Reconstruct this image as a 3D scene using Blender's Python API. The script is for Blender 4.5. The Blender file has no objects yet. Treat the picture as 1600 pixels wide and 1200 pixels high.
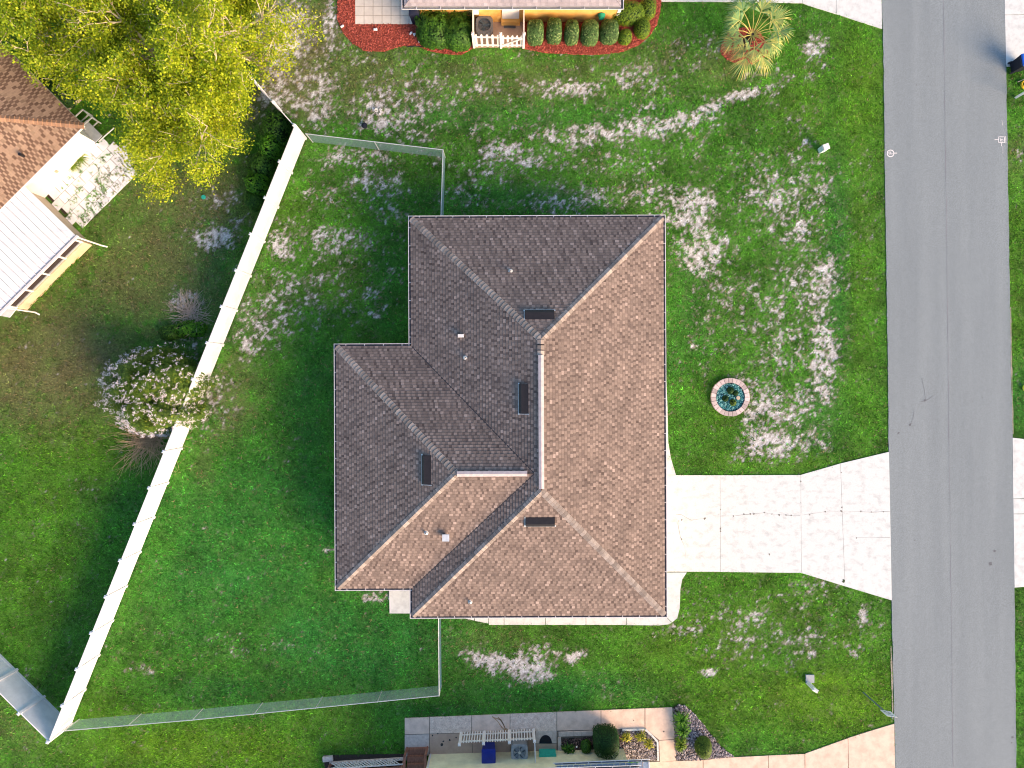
import bpy, math, random
import numpy as np
from mathutils import Vector, Matrix
random.seed(7); rng = np.random.default_rng(11)
scene = bpy.context.scene
R = math.radians
# ------------------------------------------------------------------ camera, world, sun, exposure
H = 36.0; S = 0.0325                      # height of the drone, metres per photo pixel on the ground
cam = bpy.data.cameras.new('camera'); camo = bpy.data.objects.new('camera', cam)
scene.collection.objects.link(camo); scene.camera = camo
camo.location = (0, 0, H); camo.rotation_euler = (0, 0, 0)
cam.sensor_fit = 'HORIZONTAL'; cam.sensor_width = 36; cam.lens = 36 * (H / S) / 1600
cam.clip_start = .5; cam.clip_end = 2000
SUN = Vector((.76, -.65, 0)).normalized(); ELEV = R(22)
w = bpy.data.worlds.new('World'); scene.world = w; w.use_nodes = True
nt = w.node_tree; nt.nodes.clear()
sky = nt.nodes.new('ShaderNodeTexSky'); sky.sky_type = 'NISHITA'; sky.sun_disc = False
sky.sun_elevation = ELEV; sky.sun_rotation = math.atan2(SUN.x, SUN.y)
sky.air_density = 1.0; sky.dust_density = 1.0; sky.ozone_density = 1.0
bg = nt.nodes.new('ShaderNodeBackground'); bg.inputs[1].default_value = .15
wo = nt.nodes.new('ShaderNodeOutputWorld')
nt.links.new(sky.outputs[0], bg.inputs[0]); nt.links.new(bg.outputs[0], wo.inputs[0])
sl = bpy.data.lights.new('sun', 'SUN'); slo = bpy.data.objects.new('sun', sl)
scene.collection.objects.link(slo)
sl.energy = 4.3; sl.angle = R(38); sl.color = (1.0, .665, .40)
sd = Vector((SUN.x * math.cos(ELEV), SUN.y * math.cos(ELEV), math.sin(ELEV)))
slo.rotation_euler = sd.to_track_quat('Z', 'Y').to_euler(); slo.location = sd * 60
scene.view_settings.view_transform = 'Standard'; scene.view_settings.look = 'None'
scene.view_settings.gamma = 1; scene.view_settings.use_curve_mapping = False
scene.view_settings.exposure = 1.0
scene.render.engine = 'CYCLES'
scene.cycles.pixel_filter_type = 'BLACKMAN_HARRIS'; scene.cycles.filter_width = 1.05
# ------------------------------------------------------------------ helpers
def P(px, py, h=0.0):
    k = S * (H - h) / H
    return Vector(((px - 800) * k, (600 - py) * k, h))
W = {}                                     # world matrices of the things and parts
def tag(o, label=None, cat=None, group=None, kind=None):
    if label: o['label'] = label
    if cat: o['category'] = cat
    if group: o['group'] = group
    if kind: o['kind'] = kind
    return o
def thing(name, loc, rz=0, label=None, cat=None, group=None, kind=None):
    o = bpy.data.objects.new(name, None); scene.collection.objects.link(o)
    o.empty_display_size = .3
    o.location = loc; o.rotation_euler = (0, 0, rz)
    W[o] = Matrix.Translation(Vector(loc)) @ Matrix.Rotation(rz, 4, 'Z')
    return tag(o, label, cat, group, kind)
def box_vf(sx, sy, sz, c=(0, 0, 0)):
    x, y, z = sx / 2, sy / 2, sz / 2; cx, cy, cz = c
    v = [(cx + a * x, cy + b * y, cz + d * z) for d in (-1, 1) for b in (-1, 1) for a in (-1, 1)]
    return v, [(0, 2, 3, 1), (4, 5, 7, 6), (0, 1, 5, 4), (2, 6, 7, 3), (0, 4, 6, 2), (1, 3, 7, 5)]
class MB:
    def __init__(s): s.v = []; s.f = []; s.t = []
    def add(s, v, f, M=None, tone=None):
        b = len(s.v)
        s.v += [tuple(M @ Vector(p)) for p in v] if M is not None else [tuple(p) for p in v]
        s.f += [tuple(i + b for i in q) for q in f]
        s.t += [tone if tone is not None else random.random()] * len(f)
        return s
    def box(s, c, size, rz=0, tone=None):
        v, f = box_vf(*size)
        return s.add(v, f, Matrix.Translation(Vector(c)) @ Matrix.Rotation(rz, 4, 'Z'), tone)
    def prism(s, poly, z0, z1, tone=None):
        n = len(poly); a = sum(poly[i][0] * poly[(i + 1) % n][1] - poly[(i + 1) % n][0] * poly[i][1] for i in range(n))
        if a < 0: poly = poly[::-1]
        v = [(p[0], p[1], z0) for p in poly] + [(p[0], p[1], z1) for p in poly]
        f = [tuple(range(n, 2 * n)), tuple(range(n - 1, -1, -1))] + [(i, (i + 1) % n, n + (i + 1) % n, n + i) for i in range(n)]
        return s.add(v, f, None, tone)
    def tube(s, pts, rad, n=6, tone=None, cap=True):
        pts = [Vector(p) for p in pts]
        if not hasattr(rad, '__len__'): rad = [rad] * len(pts)
        v = []; f = []
        for i, p in enumerate(pts):
            d = (pts[min(i + 1, len(pts) - 1)] - pts[max(i - 1, 0)])
            if d.length < 1e-6: d = Vector((0, 0, 1))
            d.normalize(); a = d.orthogonal().normalized() if abs(d.z) > .98 else d.cross(Vector((0, 0, 1))).normalized()
            b = d.cross(a)
            for k in range(n):
                t = 2 * math.pi * k / n
                v.append(p + (a * math.cos(t) + b * math.sin(t)) * rad[i])
        for i in range(len(pts) - 1):
            for k in range(n):
                f.append((i * n + k, i * n + (k + 1) % n, (i + 1) * n + (k + 1) % n, (i + 1) * n + k))
        if cap: f.append(tuple(range(n - 1, -1, -1))); f.append(tuple((len(pts) - 1) * n + k for k in range(n)))
        return s.add(v, f, None, tone)
    def bar(s, a, b, wdt, hgt, up=(0, 0, 1), tone=None):
        a = Vector(a); b = Vector(b); d = b - a; L = d.length; d.normalize()
        u = Vector(up); sd_ = d.cross(u)
        if sd_.length < 1e-4: sd_ = d.orthogonal()
        sd_.normalize(); u = sd_.cross(d)
        M = Matrix((d, sd_, u)).transposed().to_4x4(); M.translation = (a + b) / 2
        v, f = box_vf(L, wdt, hgt)
        return s.add(v, f, M, tone)
    def mesh(s, name, mat, Mi=None, smooth=False):
        me = bpy.data.meshes.new(name)
        v = [tuple(Mi @ Vector(p)) for p in s.v] if Mi is not None else s.v
        me.from_pydata(v, [], s.f)
        at = me.attributes.new('tone', 'FLOAT', 'FACE'); at.data.foreach_set('value', s.t)
        me.materials.append(mat)
        if smooth: me.polygons.foreach_set('use_smooth', [True] * len(me.polygons))
        me.update(); return me
    def build(s, name, mat, parent=None, smooth=False, **kw):
        """vertices are world coordinates; the object takes its parent's frame (or sits on its own base)."""
        if parent is not None:
            M = W[parent]; Mi = M.inverted()
        else:
            a = np.array(s.v); c = Vector(((a[:, 0].min() + a[:, 0].max()) / 2, (a[:, 1].min() + a[:, 1].max()) / 2, a[:, 2].min()))
            M = Matrix.Translation(c); Mi = M.inverted()
        me = s.mesh(name, mat, Mi, smooth)
        o = bpy.data.objects.new(name, me); scene.collection.objects.link(o)
        if parent is not None: o.parent = parent
        else: o.matrix_world = M
        W[o] = M
        return tag(o, **kw)
def inst(name, me, M, parent, **kw):
    o = bpy.data.objects.new(name, me); scene.collection.objects.link(o)
    if parent is not None: o.parent = parent; o.matrix_local = W[parent].inverted() @ M
    else: o.matrix_world = M
    W[o] = M
    return tag(o, **kw)
def copy_tree(o, M, parent=None):
    c = o.copy(); scene.collection.objects.link(c)
    if parent is None: c.matrix_world = M; W[c] = M
    else: c.parent = parent; W[c] = W[parent] @ o.matrix_local
    for ch in list(o.children): copy_tree(ch, None, c)
    return c
# ---- materials
def mat(name, c1, c2=None, scale=6, rough=.7, detail=4, bump=0, bscale=40, metal=0, spec=.35, tone=None, stretch=None,
        fine=0, finescale=60, obj_random=0, transl=0, lo=.35, hi=.65, bdist=.02):
    m = bpy.data.materials.new(name); m.use_nodes = True; n = m.node_tree; N = n.nodes; L = n.links
    b = N['Principled BSDF']; b.inputs['Roughness'].default_value = rough; b.inputs['Metallic'].default_value = metal
    b.inputs['Specular IOR Level'].default_value = spec
    geo = N.new('ShaderNodeNewGeometry'); pos = geo.outputs['Position']
    if stretch:
        mp = N.new('ShaderNodeMapping'); mp.inputs['Scale'].default_value = stretch[:3]
        if len(stretch) > 3: mp.inputs['Rotation'].default_value = (0, 0, stretch[3])
        L.new(pos, mp.inputs[0]); pos = mp.outputs[0]
    c2 = c2 or tuple(x * .8 for x in c1)
    no = N.new('ShaderNodeTexNoise'); no.inputs['Scale'].default_value = scale; no.inputs['Detail'].default_value = detail
    no.inputs['Roughness'].default_value = .6
    L.new(pos, no.inputs['Vector'])
    cr = N.new('ShaderNodeValToRGB'); cr.color_ramp.elements[0].position = lo; cr.color_ramp.elements[1].position = hi
    cr.color_ramp.elements[0].color = (*c2, 1); cr.color_ramp.elements[1].color = (*c1, 1)
    L.new(no.outputs['Fac'], cr.inputs[0]); col = cr.outputs[0]
    if tone:                               # list of (pos, colour) read from the per-piece tone
        at = N.new('ShaderNodeAttribute'); at.attribute_name = 'tone'
        tr = N.new('ShaderNodeValToRGB'); e = tr.color_ramp.elements
        for i, (p_, c_) in enumerate(tone):
            el = e[i] if i < 2 else e.new(p_)
            el.position = p_; el.color = (*c_, 1)
        L.new(at.outputs['Fac'], tr.inputs[0])
        mx = N.new('ShaderNodeMix'); mx.data_type = 'RGBA'; mx.blend_type = 'MULTIPLY'; mx.inputs[0].default_value = 1
        L.new(col, mx.inputs[6]); L.new(tr.outputs[0], mx.inputs[7]); col = mx.outputs[2]
    if obj_random:
        oi = N.new('ShaderNodeObjectInfo'); mr = N.new('ShaderNodeMapRange')
        mr.inputs['To Min'].default_value = 1 - obj_random; mr.inputs['To Max'].default_value = 1 + obj_random
        L.new(oi.outputs['Random'], mr.inputs[0])
        hs = N.new('ShaderNodeHueSaturation'); L.new(mr.outputs[0], hs.inputs['Value']); L.new(col, hs.inputs['Color']); col = hs.outputs[0]
    if fine:
        nf = N.new('ShaderNodeTexNoise'); nf.inputs['Scale'].default_value = finescale; nf.inputs['Detail'].default_value = 2
        L.new(geo.outputs['Position'], nf.inputs['Vector'])
        mr = N.new('ShaderNodeMapRange'); mr.inputs['From Min'].default_value = .3; mr.inputs['From Max'].default_value = .7
        mr.inputs['To Min'].default_value = 1 - fine; mr.inputs['To Max'].default_value = 1 + fine
        L.new(nf.outputs['Fac'], mr.inputs[0])
        hs = N.new('ShaderNodeHueSaturation'); L.new(mr.outputs[0], hs.inputs['Value']); L.new(col, hs.inputs['Color']); col = hs.outputs[0]
    L.new(col, b.inputs['Base Color'])
    if bump:
        nb = N.new('ShaderNodeTexNoise'); nb.inputs['Scale'].default_value = bscale; nb.inputs['Detail'].default_value = 3
        L.new(geo.outputs['Position'], nb.inputs['Vector'])
        bp = N.new('ShaderNodeBump'); bp.inputs['Strength'].default_value = bump; bp.inputs['Distance'].default_value = bdist
        L.new(nb.outputs['Fac'], bp.inputs['Height']); L.new(bp.outputs[0], b.inputs['Normal'])
    if transl:
        t = N.new('ShaderNodeBsdfTranslucent'); L.new(col, t.inputs[0]); ms = N.new('ShaderNodeMixShader'); ms.inputs[0].default_value = transl
        L.new(b.outputs[0], ms.inputs[1]); L.new(t.outputs[0], ms.inputs[2]); L.new(ms.outputs[0], N['Material Output'].inputs[0])
    return m
SH_TONE = [(0, (.45, .42, .43)), (1, (1.7, 1.65, 1.66)), (.3, (.72, .69, .70)), (.6, (1.0, .96, .94)), (.85, (1.32, 1.27, 1.26))]
m_shingle = mat('asphalt_shingle', (.262, .214, .188), (.215, .178, .158), scale=.7, detail=6, rough=.9, tone=SH_TONE, fine=.22, finescale=55, spec=.15)
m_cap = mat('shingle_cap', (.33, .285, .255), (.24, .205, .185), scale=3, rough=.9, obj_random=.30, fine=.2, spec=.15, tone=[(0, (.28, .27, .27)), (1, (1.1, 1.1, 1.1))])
m_felt = mat('roof_deck', (.07, .06, .058), rough=.95)
m_shingle_g = mat('grey_shingle', (.45, .41, .42), (.36, .33, .34), scale=1.2, rough=.9, tone=[(0, (.8, .8, .82)), (1, (1.15, 1.15, 1.15)), (.5, (1, .97, .97))], fine=.15, spec=.15)
m_shingle_b = mat('brown_shingle', (.31, .225, .165), (.255, .18, .132), scale=1.2, rough=.9, tone=[(0, (.45, .40, .40)), (1, (1.3, 1.3, 1.3)), (.25, (.6, .55, .55)), (.34, (.95, .95, .93))], fine=.2, spec=.15)
m_gutter = mat('white_gutter_metal', (.72, .72, .74), (.6, .6, .62), rough=.45)
m_gdebris = mat('gutter_inside', (.12, .12, .14), (.07, .07, .075), scale=9, rough=.9)
m_stucco = mat('cream_stucco', (.62, .55, .43), (.55, .48, .38), bump=.4, bscale=60)
m_yellow = mat('yellow_stucco', (.82, .50, .16), (.70, .37, .09), scale=1.6, bump=.3, bscale=60)
m_pale = mat('pale_yellow_stucco', (.86, .84, .56), (.70, .68, .44), scale=2, bump=.3, bscale=60)
m_whitewall = mat('white_stucco', (.84, .83, .80), (.76, .75, .71), scale=1.3, bump=.3, bscale=60)
m_tan = mat('tan_stucco', (.50, .43, .34), (.42, .36, .29), scale=2, bump=.3, bscale=60)
m_vent = mat('dark_vent_metal', (.018, .017, .022), (.012, .012, .016), rough=.5)
m_ridge = mat('ridge_vent_metal', (.62, .53, .52), (.5, .42, .42), scale=5, rough=.5)
m_pvc = mat('white_pvc', (.82, .81, .79), (.74, .73, .71), scale=2.5, rough=.45)
m_vinyl = mat('white_vinyl', (.80, .82, .86), (.68, .70, .74), scale=1.8, rough=.4, fine=.06)
m_paint = mat('white_paint', (.8, .8, .8), (.6, .6, .62), scale=40, rough=.7)
m_galv = mat('galvanised_steel', (.62, .66, .68), (.45, .50, .52), scale=14, rough=.4, metal=.3)
m_wire = mat('galvanised_wire', (.27, .42, .42), (.20, .32, .32), scale=14, rough=.45, metal=.1)
m_conc = mat('driveway_concrete', (.655, .70, .70), (.50, .54, .545), scale=2.6, detail=8, rough=.85, fine=.06, finescale=30, stretch=(.9, 1.25, 1), lo=.30, hi=.50, bump=.1, bscale=80)
m_conc_w = mat('walk_concrete', (.66, .70, .70), (.52, .555, .56), scale=3, detail=8, rough=.85, fine=.06, lo=.3, hi=.55)
m_conc_p = mat('pinkish_concrete', (.80, .62, .50), (.62, .47, .375), scale=2.4, detail=8, rough=.85, fine=.1, lo=.32, hi=.6)
m_conc_p2 = mat('tan_concrete', (.54, .40, .31), (.44, .32, .25), scale=2.4, detail=8, rough=.85, fine=.08)
m_conc_g = mat('grey_concrete', (.66, .58, .52), (.50, .43, .38), scale=6, detail=6, rough=.85, fine=.12)
m_conc_pk = mat('chalky_concrete', (.82, .68, .57), (.62, .48, .39), scale=5, detail=8, rough=.85, fine=.2, finescale=25)
m_joint = mat('joint_dirt', (.24, .21, .17), (.14, .12, .10), scale=9)
m_tile = mat('patio_tile', (.70, .66, .60), (.62, .58, .53), scale=3, rough=.6, obj_random=.05)
m_road = mat('asphalt', (.245, .288, .310), (.215, .255, .277), scale=.9, detail=5, rough=.9, stretch=(1.2, .08, 1), fine=.2, finescale=24, bump=.3, bscale=70, spec=.2)
m_dark = mat('dark_stain', (.05, .055, .06), rough=.9)
m_mulch_red = mat('red_mulch_soil', (.34, .07, .045), (.2, .04, .025), scale=16, rough=.95, bump=.5, bscale=40)
m_chip_red = mat('red_mulch_chip', (.52, .125, .09), (.36, .075, .055), scale=9, rough=.9, tone=[(0, (.45, .4, .4)), (1, (1.2, 1.25, 1.3)), (.7, (1, 1, 1))])
m_chip_br = mat('brown_mulch_chip', (.24, .15, .12), (.13, .085, .07), scale=9, rough=.9, tone=[(0, (.4, .4, .4)), (1, (2.2, 2.2, 2.3)), (.7, (1, 1, 1))])
m_soil = mat('dark_soil', (.055, .042, .035), (.03, .023, .02), scale=14, rough=.95)
m_pebble = mat('river_pebble', (.40, .36, .36), (.26, .23, .24), scale=9, rough=.7, tone=[(0, (.3, .3, .32)), (1, (2.0, 1.95, 1.9)), (.6, (.9, .88, .9))])
m_glass_slag = mat('teal_glass_pebble', (.10, .36, .36), (.03, .20, .22), scale=12, rough=.25, tone=[(0, (.3, .4, .45)), (1, (5, 2.3, 2.2)), (.6, (1, 1, 1)), (.72, (2.6, 1.5, 1.45))])
m_brick = mat('pink_brick', (.62, .535, .53), (.52, .43, .42), scale=8, rough=.85, obj_random=.28, fine=.1)
m_blue = mat('blue_plastic', (.012, .035, .32), (.008, .025, .24), scale=3, rough=.4)
m_bluel = mat('bright_blue_plastic', (.03, .17, .75), (.02, .14, .62), scale=3, rough=.4)
m_black = mat('black_plastic', (.008, .011, .024), (.006, .008, .018), scale=3, rough=.5)
m_navy = mat('navy_plastic', (.018, .024, .055), (.012, .016, .04), scale=3, rough=.5)
m_teal = mat('teal_plastic', (.03, .48, .38), (.02, .38, .30), scale=5, rough=.5)
m_green = mat('green_rubber', (.01, .30, .19), (.008, .22, .13), scale=5, rough=.5)
m_acgrey = mat('ac_grey', (.38, .42, .46), (.30, .34, .38), scale=4, rough=.45)
m_acdark = mat('ac_dark_grey', (.14, .15, .17), (.10, .11, .13), scale=4, rough=.5)
m_fan = mat('fan_grille', (.06, .10, .15), (.04, .07, .10), rough=.5)
m_wood = mat('brown_deck_wood', (.30, .145, .095), (.20, .09, .06), scale=5, rough=.8, stretch=(3, 1, 1), obj_random=.15, fine=.12)
m_metalroof = mat('white_roof_metal', (.76, .78, .82), (.60, .63, .68), scale=1.6, detail=8, rough=.45, stretch=(.6, 4, 1, R(45)), lo=.3, hi=.5)
m_glass = mat('dark_screen', (.06, .045, .05), (.04, .03, .032), rough=.35)
m_bark = mat('pale_bark', (.72, .62, .47), (.54, .45, .33), scale=7, rough=.9, fine=.15)
m_twig = mat('dry_twig', (.62, .44, .26), (.46, .32, .19), scale=7, rough=.9)
m_stemd = mat('dark_bark', (.10, .075, .055), (.06, .045, .035), scale=7, rough=.9)
def leaf(name, a, b, c=None, transl=.25):
    c = c or a
    return mat(name, (1, 1, 1), (.8, .8, .8), scale=1.2, rough=.6, spec=.25, tone=[(0, b), (1, c), (.6, a)], transl=transl)
m_leaf_tree = leaf('yellow_green_leaf', (.45, .54, .016), (.13, .27, .012), (.80, .82, .05), .35)
m_leaf_tree2 = leaf('olive_green_leaf', (.34, .48, .020), (.09, .20, .010), (.66, .70, .05), .35)
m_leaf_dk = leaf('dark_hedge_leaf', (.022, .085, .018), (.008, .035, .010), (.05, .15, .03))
m_leaf_md = leaf('green_leaf', (.05, .16, .018), (.015, .06, .010), (.13, .30, .03))
m_leaf_hedge = leaf('grey_green_leaf', (.09, .20, .055), (.015, .05, .015), (.36, .50, .19))
m_leaf_lm = leaf('lime_leaf', (.14, .27, .02), (.04, .10, .012), (.36, .46, .04))
m_leaf_br = leaf('bright_leaf', (.08, .27, .015), (.02, .09, .01), (.20, .46, .03))
m_leaf_yl = leaf('yellow_leaf', (.42, .42, .04), (.12, .20, .02), (.75, .66, .10))
m_leaf_cr = leaf('myrtle_leaf', (.11, .21, .025), (.03, .08, .012), (.26, .34, .04))
m_flower = leaf('pink_blossom', (.84, .78, .84), (.64, .56, .66), (.90, .88, .90), .2)
m_palm = leaf('palm_leaf', (.30, .46, .14), (.12, .32, .17), (.75, .68, .20), .25)
m_petiole = mat('palm_petiole', (.55, .50, .14), (.42, .38, .10), scale=5)
# ------------------------------------------------------------------ numpy noise
def _h(ix, iy, s):
    n = (ix.astype(np.int64) * 374761393 + iy.astype(np.int64) * 668265263 + s * 974711) & 0x7fffffff
    n = ((n ^ (n >> 13)) * 1274126177) & 0x7fffffff
    return ((n ^ (n >> 16)) & 0xffff) / 65535.0
def vn(x, y, s=0):
    ix = np.floor(x); iy = np.floor(y); fx = x - ix; fy = y - iy
    fx = fx * fx * (3 - 2 * fx); fy = fy * fy * (3 - 2 * fy)
    a = _h(ix, iy, s); b = _h(ix + 1, iy, s); c = _h(ix, iy + 1, s); d = _h(ix + 1, iy + 1, s)
    return (a * (1 - fx) + b * fx) * (1 - fy) + (c * (1 - fx) + d * fx) * fy
def fbm(x, y, s=0, o=4, g=.55):
    t = 0; a = 1; n = 0
    for i in range(o):
        t = t + a * vn(x * 2 ** i + 17.3 * i, y * 2 ** i - 9.1 * i, s + i); n += a; a *= g
    return t / n
def sst(a, b, x):
    t = np.clip((x - a) / (b - a), 0, 1); return t * t * (3 - 2 * t)
def inpoly(x, y, poly):
    r = np.zeros(x.shape, bool); n = len(poly)
    for i in range(n):
        x1, y1 = poly[i]; x2, y2 = poly[(i + 1) % n]
        if y1 == y2: continue
        c = ((y1 > y) != (y2 > y)) & (x < (x2 - x1) * (y - y1) / (y2 - y1) + x1); r ^= c
    return r
def blobs(px, py, L):
    t = np.zeros(px.shape)
    for b in L:
        cx, cy, rx, ry, s = b[:5]
        an = R(b[5]) if len(b) > 5 else 0
        dx = px - cx; dy = py - cy
        u = (dx * math.cos(an) + dy * math.sin(an)) / rx; v = (-dx * math.sin(an) + dy * math.cos(an)) / ry
        t = np.maximum(t, s * np.clip(1.45 - np.sqrt(u * u + v * v), 0, 1))
    return t
# ------------------------------------------------------------------ layout polygons (photo pixels at ground level)
ROAD_L = [(1376, -120), (1378, 0), (1381, 120), (1383, 300), (1387, 560), (1389, 760), (1393, 950), (1397, 1100), (1401, 1320)]
ROAD_R = [(1568, -120), (1570, 0), (1573, 170), (1576, 350), (1579, 560), (1582, 690), (1585, 920), (1587, 1100), (1589, 1320)]
road_px = ROAD_L + ROAD_R[::-1]
drive_px = [(1010, 742), (1125, 742.5), (1251, 742), (1314, 724), (1388.5, 706), (1391, 820), (1393, 938), (1320, 916), (1251, 895), (1125, 893.5), (1010, 893)]
walkN_px = [(1005, 585), (1037, 583), (1041, 592), (1043, 640), (1044, 690), (1048, 715), (1056, 742), (1005, 742)]
walkS_px = [(1005, 893.5), (1073, 893.5), (1066, 905), (1063, 920), (1062, 950), (1058, 966), (1046, 975), (1030, 977), (764, 976), (764, 975), (752, 971), (752, 972), (740, 970), (728, 966), (710, 962), (700, 955), (1005, 940)]
patioW_px = [(608, 915), (660, 915), (660, 958), (609, 958)]
drvNE_px = [(1033, -60), (1033, 2), (1240, 4), (1264, 10), (1306, 22), (1340, 33), (1378, 45), (1376, -60)]
drvE1_px = [(1569, -60), (1571, 104), (1640, 104), (1640, -60)]
drvE2_px = [(1582, 683), (1592, 685), (1660, 694), (1660, 912), (1585, 918)]
patN_px = [(555, -60), (555, 38), (649, 38), (655, 20), (655, -60)]
mulch_px = [(527, -60), (527, 30), (534, 48), (548, 66), (570, 80), (600, 80), (630, 72), (655, 73), (672, 80), (700, 85), (720, 86), (738, 76), (742, 72),
            (742, 34), (655, 34), (655, 38), (555, 38), (555, -60)]
mulch2_px = [(818, 34), (818, 76), (850, 82), (900, 85), (945, 85), (975, 80), (998, 70), (1015, 55), (1026, 38), (1031, 20), (1033, 2), (1033, -60), (960, -60), (960, 34)]
acN_px = [(741, 32), (741, 74), (819, 74), (819, 32)]
drvSE_px = [(1000, 1190), (1098, 1187), (1138, 1183), (1255, 1178), (1290, 1166), (1325, 1153), (1360, 1142), (1396, 1131), (1400, 1300), (1000, 1300)]
walkSb_px = [(632, 1122), (1050, 1105), (1057, 1188), (1026, 1190), (975, 1190), (975, 1170), (632, 1182)]
bedC_px = [(1051, 1106), (1060, 1101), (1070, 1102), (1080, 1110), (1100, 1133), (1125, 1165), (1146, 1182), (1138, 1183), (1098, 1187), (1056, 1188)]
deckbed_px = [(506, 1180), (632, 1178), (632, 1260), (512, 1260)]
patioL_px = [(70, 306), (150, 226), (160, 220), (200, 228), (224, 243), (212, 262), (190, 290), (168, 318), (150, 340), (128, 357), (98, 335)]
houses_px = [[(652, 350), (1020, 350), (1020, 948), (656, 948), (656, 905), (545, 905), (545, 560), (652, 560)],
             [(655, 33), (968, 33), (968, -200), (655, -200)],
             [(150, 225), (72, 305), (143, 383), (30, 490), (-260, 780), (-400, 300), (0, 60)],
             [(672, 1181), (975, 1172), (975, 1400), (672, 1400)]]
bed_in = [(1186, 1132)]
palm_c = (1163, 72); palm_bed = [(palm_c[0] + 37 * math.cos(t) * (1 + .08 * math.sin(3 * t)), palm_c[1] + 29 * math.sin(t)) for t in np.linspace(0, 2 * math.pi, 24, endpoint=False)]
HARD = [road_px, drive_px, walkN_px, walkS_px, patioW_px, drvNE_px, drvE1_px, drvE2_px, patN_px, mulch_px, mulch2_px, acN_px, drvSE_px, walkSb_px, bedC_px, deckbed_px, palm_bed] + houses_px
RING = (1140, 620, 29)
BARE = [(1180, 400, 150, 230, .40), (900, 190, 330, 110, .40), (640, 170, 120, 90, .42), (520, 400, 120, 110, .35), (1230, 980, 170, 60, .33), (880, 140, 75, 18, .85), (760, 150, 60, 30, .55), (680, 150, 60, 40, .6), (600, 175, 60, 40, .8), (545, 90, 60, 50, .5), (515, 40, 14, 60, .95), (1160, 148, 55, 12, 1.0, -15),
        (1085, 182, 75, 16, .95, -20), (1010, 200, 60, 22, .95), (905, 212, 90, 22, .9), (780, 238, 60, 30, .75), (760, 275, 50, 30, .6), (860, 250, 120, 22, .5), (1080, 90, 60, 45, .45),
        (1000, 120, 70, 30, .6), (1275, 72, 22, 20, 1.1), (1265, 110, 25, 25, .6), (1200, 120, 80, 30, .4), (1180, 260, 90, 50, .42), (1262, 225, 14, 14, .6), (1240, 270, 60, 50, .5),
        (450, 60, 50, 75, .8, 15), (440, 140, 50, 60, .7, 30), (500, 150, 40, 60, .7), (550, 245, 70, 20, .75), (580, 285, 60, 28, .75), (500, 300, 60, 40, .45), (440, 385, 28, 30, .9),
        (520, 375, 75, 30, .75), (470, 350, 50, 40, .4), (450, 470, 70, 60, .62), (400, 520, 40, 60, .6), (560, 470, 60, 60, .42), (610, 330, 40, 30, .4), (720, 310, 50, 22, .55), (890, 310, 110, 26, .6), (980, 250, 80, 50, .5),
        (1080, 330, 55, 45, .95), (1100, 380, 50, 55, .9), (1130, 430, 50, 50, .7), (1230, 330, 75, 80, .7), (1280, 300, 30, 60, .6), (1180, 480, 80, 70, .6), (1265, 440, 55, 70, .75), (1290, 440, 24, 50, .9),
        (1120, 520, 50, 60, .45), (1235, 540, 55, 60, .75), (1285, 560, 26, 95, .95), (1200, 640, 45, 60, .85), (1250, 640, 40, 50, .8), (1215, 690, 60, 34, .95), (1165, 710, 30, 16, .5), (1270, 690, 34, 30, .6), (1180, 580, 40, 50, .5),
        (770, 1035, 45, 18, 1.05, 15), (820, 1045, 50, 26, .95), (850, 1020, 50, 16, .6), (898, 1028, 20, 9, .95, -25), (1105, 1052, 13, 7, 1.0), (1348, 965, 10, 18, 1.0), (1268, 1024, 10, 9, .9), (1335, 1015, 18, 12, .85),
        (1000, 960, 90, 22, .35), (1070, 975, 60, 30, .5), (1160, 970, 70, 30, .55), (1160, 1010, 80, 28, .5), (1270, 920, 60, 22, .5), (1240, 1000, 80, 40, .45), (735, 960, 28, 14, .7), (585, 932, 26, 10, .85), (510, 860, 14, 8, .7),
        (330, 372, 42, 20, .95), (290, 470, 26, 24, .75), (345, 330, 50, 50, .4), (240, 1040, 34, 18, .4), (205, 1045, 20, 12, .5), (460, 1010, 40, 20, .3), (360, 1010, 50, 22, .3), (330, 620, 40, 60, .55, 20), (310, 540, 26, 40, .5),
        (1600, 230, 16, 20, .5), (1598, 600, 14, 30, .4), (1050, 340, 60, 60, .4), (1000, 300, 60, 30, .5)]
BROWN = [(450, 90, 90, 120, .95, 20), (560, 120, 120, 60, .6), (80, 560, 160, 110, .95), (230, 430, 140, 110, .75), (300, 300, 110, 80, .8), (170, 400, 80, 60, .55), (60, 640, 90, 40, .7), (30, 600, 80, 60, .9), (210, 300, 60, 60, .6),
         (360, 620, 50, 70, .55, 20), (800, 120, 300, 40, .35), (320, 720, 20, 40, .3), (1130, 100, 60, 40, .4), (20, 1130, 70, 60, .35), (760, 1000, 80, 20, .3), (340, 200, 60, 40, .6), (1000, 90, 100, 40, .3), (1590, 240, 20, 40, .4)]
YEL = [(1340, 150, 45, 130, .55), (1350, 420, 26, 200, .3), (1330, 640, 50, 80, .2), (1300, 1090, 130, 60, .85), (1150, 1080, 90, 60, .5), (1100, 1010, 120, 80, .45), (1330, 1010, 60, 40, .4), (1200, 950, 140, 60, .3), (300, 1170, 200, 40, .75), (500, 1130, 100, 40, .35),
       (170, 1130, 80, 50, .4), (150, 700, 130, 60, .45), (70, 900, 100, 120, .3), (60, 780, 80, 100, .3), (420, 330, 60, 60, .3), (1260, 150, 60, 80, .3), (1100, 640, 60, 70, .25), (1590, 400, 20, 200, .3), (1200, 720, 140, 20, .3)]
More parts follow.
